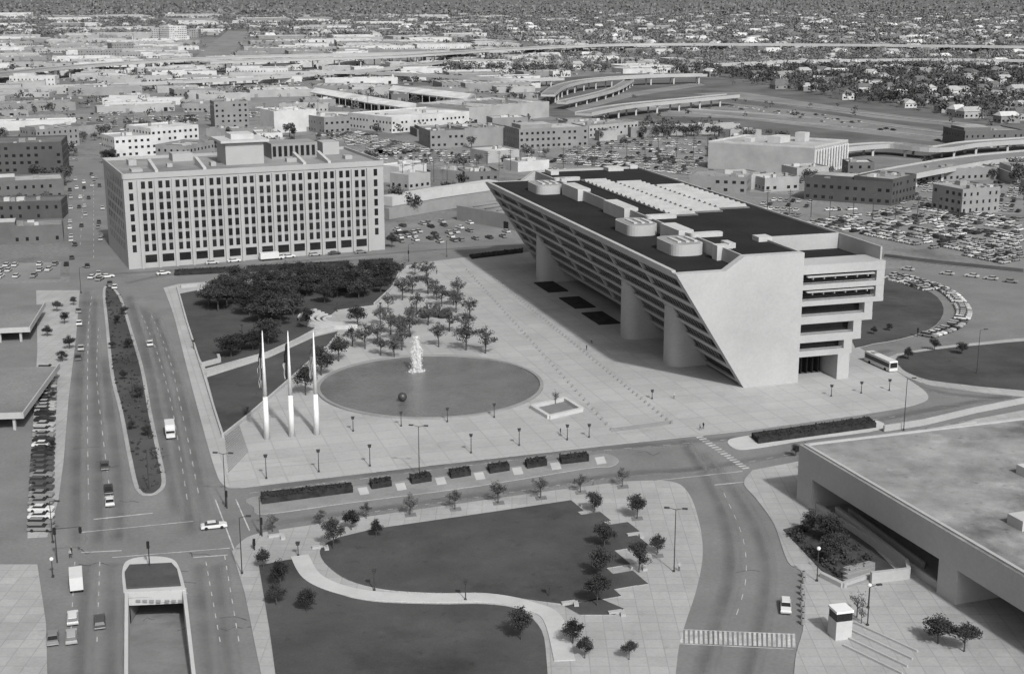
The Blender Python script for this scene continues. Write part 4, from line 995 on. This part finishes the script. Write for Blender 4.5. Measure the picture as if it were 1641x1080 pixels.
# ---------------- freeways
def deck(px,w,z,label,name='elevated_highway'):
    pl=spline(gp(px,z),8);e=empty(name,(pl[0][0],pl[0][1],0),label,'bridge')
    l=[];r=[]
    for i,p in enumerate(pl):
        a=Vector(pl[max(i-1,0)]);c=Vector(pl[min(i+1,len(pl)-1)]);d=(c-a).normalized();n=Vector((-d.y,d.x))*w/2
        l.append(Vector(p)+n);r.append(Vector(p)-n)
    b=MB()
    for i in range(len(pl)-1):
        b.prism([tuple(l[i]),tuple(r[i]),tuple(r[i+1]),tuple(l[i+1])],z-1.7,z,0,1,bottom=True)
    b.obj('deck',[conc,asph2],e)
    for sd,ot in((l,-1),(r,1)):
        b=MB()
        for i in range(len(pl)-1):
            a=sd[i];c=sd[i+1];d=(c-a).normalized();n=Vector((-d.y,d.x))*.25*ot
            b.prism([tuple(a),tuple(a+n),tuple(c+n),tuple(c)],z+.003,z+1.,0)
        b.obj('barrier',[conc],e)
    acc=0;np_=0
    for i in range(1,len(pl)):
        seg=Vector(pl[i])-Vector(pl[i-1]);acc+=seg.length
        while acc>28 and np_<95:
            acc-=28;np_+=1;p=Vector(pl[i-1])+seg*max(0,1-acc/seg.length if seg.length else 0)
            d=seg.normalized();n=Vector((-d.y,d.x));b=MB()
            for o in(-.33,.33):
                q=p+n*o*w;b.box(q.x,q.y,0,z-2.6,1.3,1.3)
            b.box(p.x,p.y,z-2.6,z-1.71,w*.85,1.4,atan2(n.y,n.x),bottom=True);b.obj('pier',[concw],e)
deck([(-40,124),(60,112),(200,101),(330,94),(480,89),(640,86),(800,82)],24,11,'long pale elevated freeway on concrete piers')
deck([(330,100),(480,95),(640,90),(800,80),(1000,72),(1300,72),(1680,76)],26,12,'long pale elevated freeway crossing the city')
deck([(60,140),(300,131),(480,121),(640,108),(760,92)],12,6,'pale elevated ramp joining the freeway')
deck([(400,118),(560,116),(700,122),(820,128),(900,126)],12,7,'low pale slip ramp between warehouses')
deck([(878,152),(900,138),(950,128),(1040,122),(1130,120)],12,9,'pale curving flyover ramp')
deck([(935,182),(1000,170),(1090,161),(1175,153)],14,8,'pale straight overpass on piers')
deck([(900,164),(960,150),(990,140),(1010,128)],9,6,'narrow curving ramp bridge')
deck([(1405,285),(1470,272),(1567,256),(1680,245)],22,7,'broad pale overpass beside the car parks')
deck([(1340,238),(1420,232),(1500,238),(1560,230),(1680,222)],12,6,'pale overpass spanning the freeway')
deck([(1150,104),(1300,98),(1500,96),(1680,98)],14,8,'distant pale freeway overpass')
def band(px,m,z,label,name='freeway'):
    p=gp(px);slab(name,p,0,z,m,label);excl.append(p)
band([(1000,118),(1150,126),(1350,160),(1680,208),(1680,262),(1567,268),(1400,262),(1360,250),(1200,215),(1110,205),(1000,190),(930,200),(880,186),(860,150),(900,125)],drygrass,.01,'dry grass verges of the sunken freeway','freeway_verge')
band([(1010,172),(1120,160),(1300,180),(1567,218),(1680,230),(1680,246),(1567,236),(1400,216),(1180,190),(1060,186)],asph2,.03,'wide multi-lane freeway carriageway')
band([(1110,150),(1190,148),(1400,180),(1680,212),(1680,219),(1400,189),(1180,158)],asph2,.035,'freeway frontage carriageway')
band([(900,172),(1000,150),(1120,132),(1130,137),(1010,156),(920,180)],asph2,.035,'curving freeway slip road')
band([(1230,225),(1400,250),(1567,262),(1680,262),(1680,272),(1560,272),(1390,262),(1225,235)],asph2,.035,'freeway slip road')
band([(308,96),(365,50),(405,50),(362,96)],asph2,.03,'straight freeway running to the skyline')
for px in ([(1060,178),(1300,200),(1680,241)],[(1040,172),(1300,190),(1680,236)],[(1130,154),(1400,185),(1680,216)]):
    pl=spline(gp(px),6);b=MB()
    for i in range(len(pl)-1):
        a=Vector(pl[i]);c=Vector(pl[i+1]);d=(c-a).normalized();n=Vector((-d.y,d.x))*.4;b.prism([tuple(a+n),tuple(a-n),tuple(c-n),tuple(c+n)],.03,.9)
    b.obj('freeway_barrier',[concw],None,'pale concrete barrier along the freeway','barrier')
for px in ([(110,262),(168,258),(300,240),(440,232),(600,225),(600,229),(440,236),(300,245),(170,266),(112,268)],[(-40,226),(300,205),(640,180),(640,183),(300,209),(-40,231)],[(150,258),(166,250),(190,190),(215,150),(222,150),(205,190),(182,250),(170,258)],[(800,300),(900,262),(1000,225),(1100,215),(1100,219),(1010,229),(905,268),(812,306)],[(600,300),(760,296),(880,282),(1100,300),(1300,316),(1300,322),(1100,306),(880,287),(760,301),(600,305)]):
    p=gp(px);slab('street',p,0,.025,asph,'grey asphalt city street');excl.append(p)
excl.append([tuple(x) for x in gp([(-400,1300),(-260,462),(112,452),(108,258),(168,256),(190,240),(620,270),(640,388),(780,275),(860,262),(1100,262),(1240,330),(1380,430),(1800,442),(2250,1350)])])
excl.append([Ob(-5,-5),Ob(W+5,-5),Ob(W+5,DP+5),Ob(-5,DP+5)])
excl.append([Lc(-5,-25),Lc(LEN+5,-25),Lc(LEN+5,50),Lc(-5,50)])
excl.append(gp([(1090,460),(1090,318),(1290,352),(1470,318),(1780,345),(1780,460)]))
# ---------------- random city
specs=[];ftrees=[]
def free(x,y):
    for P in excl:
        if inpoly(x,y,P):return False
    return True
def cell(cx,cy,sx,sy,far):
    u,v=PR(cx,cy)
    if u<-140 or u>1780:return
    resid=(u>1120 and v<215) or (v<62 and R.random()<(.45 if u<800 else .75)) or (780<u<1130 and v<122 and R.random()<.5)
    r=R.random()
    if resid:
        for _ in range(3):
            x=cx+R.uniform(-.5,.5)*sx;y=cy+R.uniform(-.5,.5)*sy;kk=1.5 if far else 1
            if free(x,y):specs.append((x,y,R.uniform(11,20)*kk,R.uniform(9,13)*kk,ANG+(pi/2 if R.random()<.3 else 0),R.uniform(3.5,6.5),R.choice((2,3,3,4,4)),R.choice((4,0,1,3,0,2)),not far,True))
        for _ in range(int(sx*sy/130)):
            x=cx+R.uniform(-.7,.7)*sx;y=cy+R.uniform(-.7,.7)*sy
            if free(x,y):ftrees.append((x,y,R.uniform(7,13)))
        return
    nb_=R.choice((1,1,2,2));
    if r<.9:
        for k in range(nb_):
            lx=sx*R.uniform(.45,1.02);ly=sy*R.uniform(.45,.92)/(nb_)
            x=cx+(R.uniform(-.2,.2))*sx;y=cy+((k+.5)/nb_-.5)*sy
            for q_ in range(3):
                hx=lx/2;ok=all(free(x+a_*hx,y+b_*ly/2) for a_ in(-1,0,1) for b_ in(-1,0,1))
                if ok:break
                lx*=.6;ly*=.7;x+=R.uniform(-8,8);y+=R.uniform(-6,6)
            if ok:specs.append((x,y,lx,ly,ANG+R.choice((0,0,0,.12,-.3)),R.choice((4,4.5,5,5,6,6,7)) if not(R.random()<.03) else R.uniform(9,12),R.choice((0,2,2,3,3,3,4,5,5) if cy<1400 else (2,3,3,4,4,5)),R.choice((0,0,0,1,2,2,3,3) if cy<1400 else (0,0,2,2,3)),R.random()<.2,False))
    if r>.3:
        for _ in range(R.randint(4,16)):
            x=cx+R.uniform(-.5,.5)*sx;y=cy+R.choice((-.46,-.42,.46,R.uniform(-.5,.5)))*sy
            if free(x,y):cars.append((x,y,ANG+R.choice((0,pi/2))))
    for _ in range(R.choice((0,2,4,8,14))):
        x=cx+R.uniform(-.55,.55)*sx;y=cy+R.uniform(-.55,.55)*sy
        if free(x,y):ftrees.append((x,y,R.uniform(5,10)))
y=480.
while y<4600:
    k=1+max(0,(y-900))/1800
    sx=58*k;sy=38*k;x=-.43*y-60+R.uniform(0,40)
    while x<.43*y+60:
        xx=x+R.uniform(-6,6);cell(xx,y+R.uniform(-4,4),sx,sy,y>2000);x+=sx+5*k
    y+=sy+6*k
specs.sort(key=lambda s:s[1])
def overl(s,others):
    return any(abs(s[0]-o[0])<(s[2]+o[2])*.48 and abs(s[1]-o[1])<(s[3]+o[3])*.48 for o in others)
ks=[]
for s in specs:
    if not overl(s,ks[-60:]):ks.append(s)
specs=ks
far=MB()
for i,sp_ in enumerate(specs):
    x,y,lx,ly,an,h,wi,ri,win,gb=sp_
    if i<250:
        b=MB();genb(b,0,0,lx,ly,an,h,wi,ri,win,gb)
        b_o=b.obj('house' if gb else ('warehouse' if h<8 else 'commercial_building'),GM,None,('%s house with %s pitched roof'%(wn[wi],rn[ri])) if gb else '%s %s with flat %s roof'%(wn[wi],'low warehouse' if h<8 else 'commercial building',rn[ri]),'house' if gb else 'building','city buildings beyond the plaza');b_o.location=(x,y,0)
    else: genb(far,x,y,lx,ly,an,h,wi,ri,win and y<2400,gb,y<2600)
far.obj('distant_buildings',GM,None,'distant low city buildings receding to the skyline','buildings',None,'stuff')
for _ in range(260):
    u=R.uniform(900,1600);v=R.uniform(120,230);p=G(u,v)
    if R.random()<.25:ftrees.append((p[0],p[1],R.uniform(4,8)))
for u,v in [(1200+R.uniform(-130,430),R.uniform(80,185)) for _ in range(900)]:
    p=G(u,v);
    if free(*p):ftrees.append((p[0],p[1],R.uniform(7,12)))
for u,v in [(R.uniform(1020,1140),R.uniform(205,222)) for _ in range(26)]: ftrees.append((*G(u,v),R.uniform(7,10)))
ftrees.sort(key=lambda t:t[1])
FT=[]
for k in range(5):
    rr=random.Random(k+50);b=MB();b.tube((0,0,0),(0,0,3),.3,.15,5,1)
    c0=[(rr.uniform(-2.2,2.2),rr.uniform(-2.2,2.2),rr.uniform(3.,6.4)) for _ in range(9)]
    for c in c0:
        for _ in range(34):
            dd_=Vector((rr.gauss(0,1),rr.gauss(0,1),rr.gauss(0,.8))).normalized()*rr.uniform(.6,1.6)
            leafq(b,(c[0]+dd_.x,c[1]+dd_.y,max(1.2,c[2]+dd_.z)),rr.uniform(.4,.9),rr=rr)
    FT.append((b,b.mesh('tree',[leafm,bark])))
for i,(x,y,h) in enumerate(ftrees[:190]):
    k=h/7.5;add('tree',FT[i%5][1],None,'full-crowned city tree among buildings','tree','city trees beyond the plaza',loc=(x,y,0),ang=R.uniform(0,6),scl=k)
tb=MB()
for i,(x,y,h) in enumerate(ftrees[190:]):
    n=10 if y>2200 else 26;s=h/7.5;q=1.3 if y<=2200 else 2.3
    for _ in range(n):
        d_=Vector((R.gauss(0,1),R.gauss(0,1),R.gauss(0,.7))).normalized()*R.uniform(.8,3.1)*s
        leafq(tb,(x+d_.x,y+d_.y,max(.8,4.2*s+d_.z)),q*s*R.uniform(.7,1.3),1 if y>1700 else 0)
for _ in range(4200):
    u=R.uniform(-20,1660);v=26-46*R.random()**1.4
    x,y=G(u,v);s=R.uniform(1,2.4)
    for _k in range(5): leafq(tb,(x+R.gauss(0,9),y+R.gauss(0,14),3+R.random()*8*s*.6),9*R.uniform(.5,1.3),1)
tb.obj('distant_trees',[leafm,leafhaze],None,'distant trees scattered between houses','trees',None,'stuff')
cars.sort(key=lambda c:c[1])
cars=[c for c in cars if c[1]<2300]
wts=[0,0,1,1,1,2,2,3,3,4,5,5]
mats_=carcols+[glass,rubber];st_mb=MB()
for i,cq in enumerate(cars):
    x,y,an=cq[:3];z=cq[3] if len(cq)>3 else .03
    ci=R.choice(wts)
    if z>.1: ci=R.choice((1,2,3,3,4,4,2,0))
    if ci<4 and R.random()<.25:vi=6+ci
    else:vi=ci
    if i<265:
        add('parked_car',simple[vi][1],None,'%s parked %s in a row of cars'%(cn[ci],'station wagon' if vi>5 else 'sedan'),'car','cars parked around the plaza',loc=(x,y,z),ang=an)
    else:
        src=simple[vi][0];o=len(st_mb.v);ca,sa=cos(an),sin(an)
        nf=[j for j,f in enumerate(src.f) if src.m[j]!=2]
        st_mb.v+=[(x+p[0]*ca-p[1]*sa,y+p[0]*sa+p[1]*ca,p[2]+.03) for p in src.v]
        for j in nf:
            st_mb.f.append(tuple(o+q for q in src.f[j]));st_mb.m.append({0:ci,1:6}[src.m[j]])
st_mb.obj('distant_parked_cars',mats_,None,'many distant cars parked in city car parks','cars',None,'stuff')
# ---------------- camera, light, world
cam=bpy.data.cameras.new('camera');cam.sensor_width=36;cam.lens=F/1641*36;cam.clip_start=1;cam.clip_end=60000
co=bpy.data.objects.new('camera',cam);COL.objects.link(co);co.location=(0,0,HC);co.rotation_euler=(pi/2-TH,0,0)
sc=bpy.context.scene;sc.camera=co
SE=math.radians(42);SAZ=math.radians(158)
sd=Vector((sin(SAZ)*cos(SE),cos(SAZ)*cos(SE),sin(SE)))
sl=bpy.data.lights.new('sun','SUN');sl.energy=3.2;sl.angle=math.radians(2.5);sl.color=(1,.995,.985)
so=bpy.data.objects.new('sun',sl);COL.objects.link(so);so.rotation_euler=(-sd).to_track_quat('-Z','Y').to_euler();so.location=(100,-100,300)
w=bpy.data.worlds.new('World');sc.world=w;w.use_nodes=True;nt=w.node_tree
sky=nt.nodes.new('ShaderNodeTexSky');sky.sky_type='NISHITA';sky.sun_disc=False;sky.sun_elevation=SE;sky.sun_rotation=SAZ;sky.dust_density=4
bw_=nt.nodes.new('ShaderNodeRGBToBW');nt.links.new(sky.outputs[0],bw_.inputs[0]);nt.links.new(bw_.outputs[0],nt.nodes['Background'].inputs[0]);nt.nodes['Background'].inputs[1].default_value=.125
sc.view_settings.view_transform='Standard';sc.view_settings.look='None';sc.view_settings.exposure=0
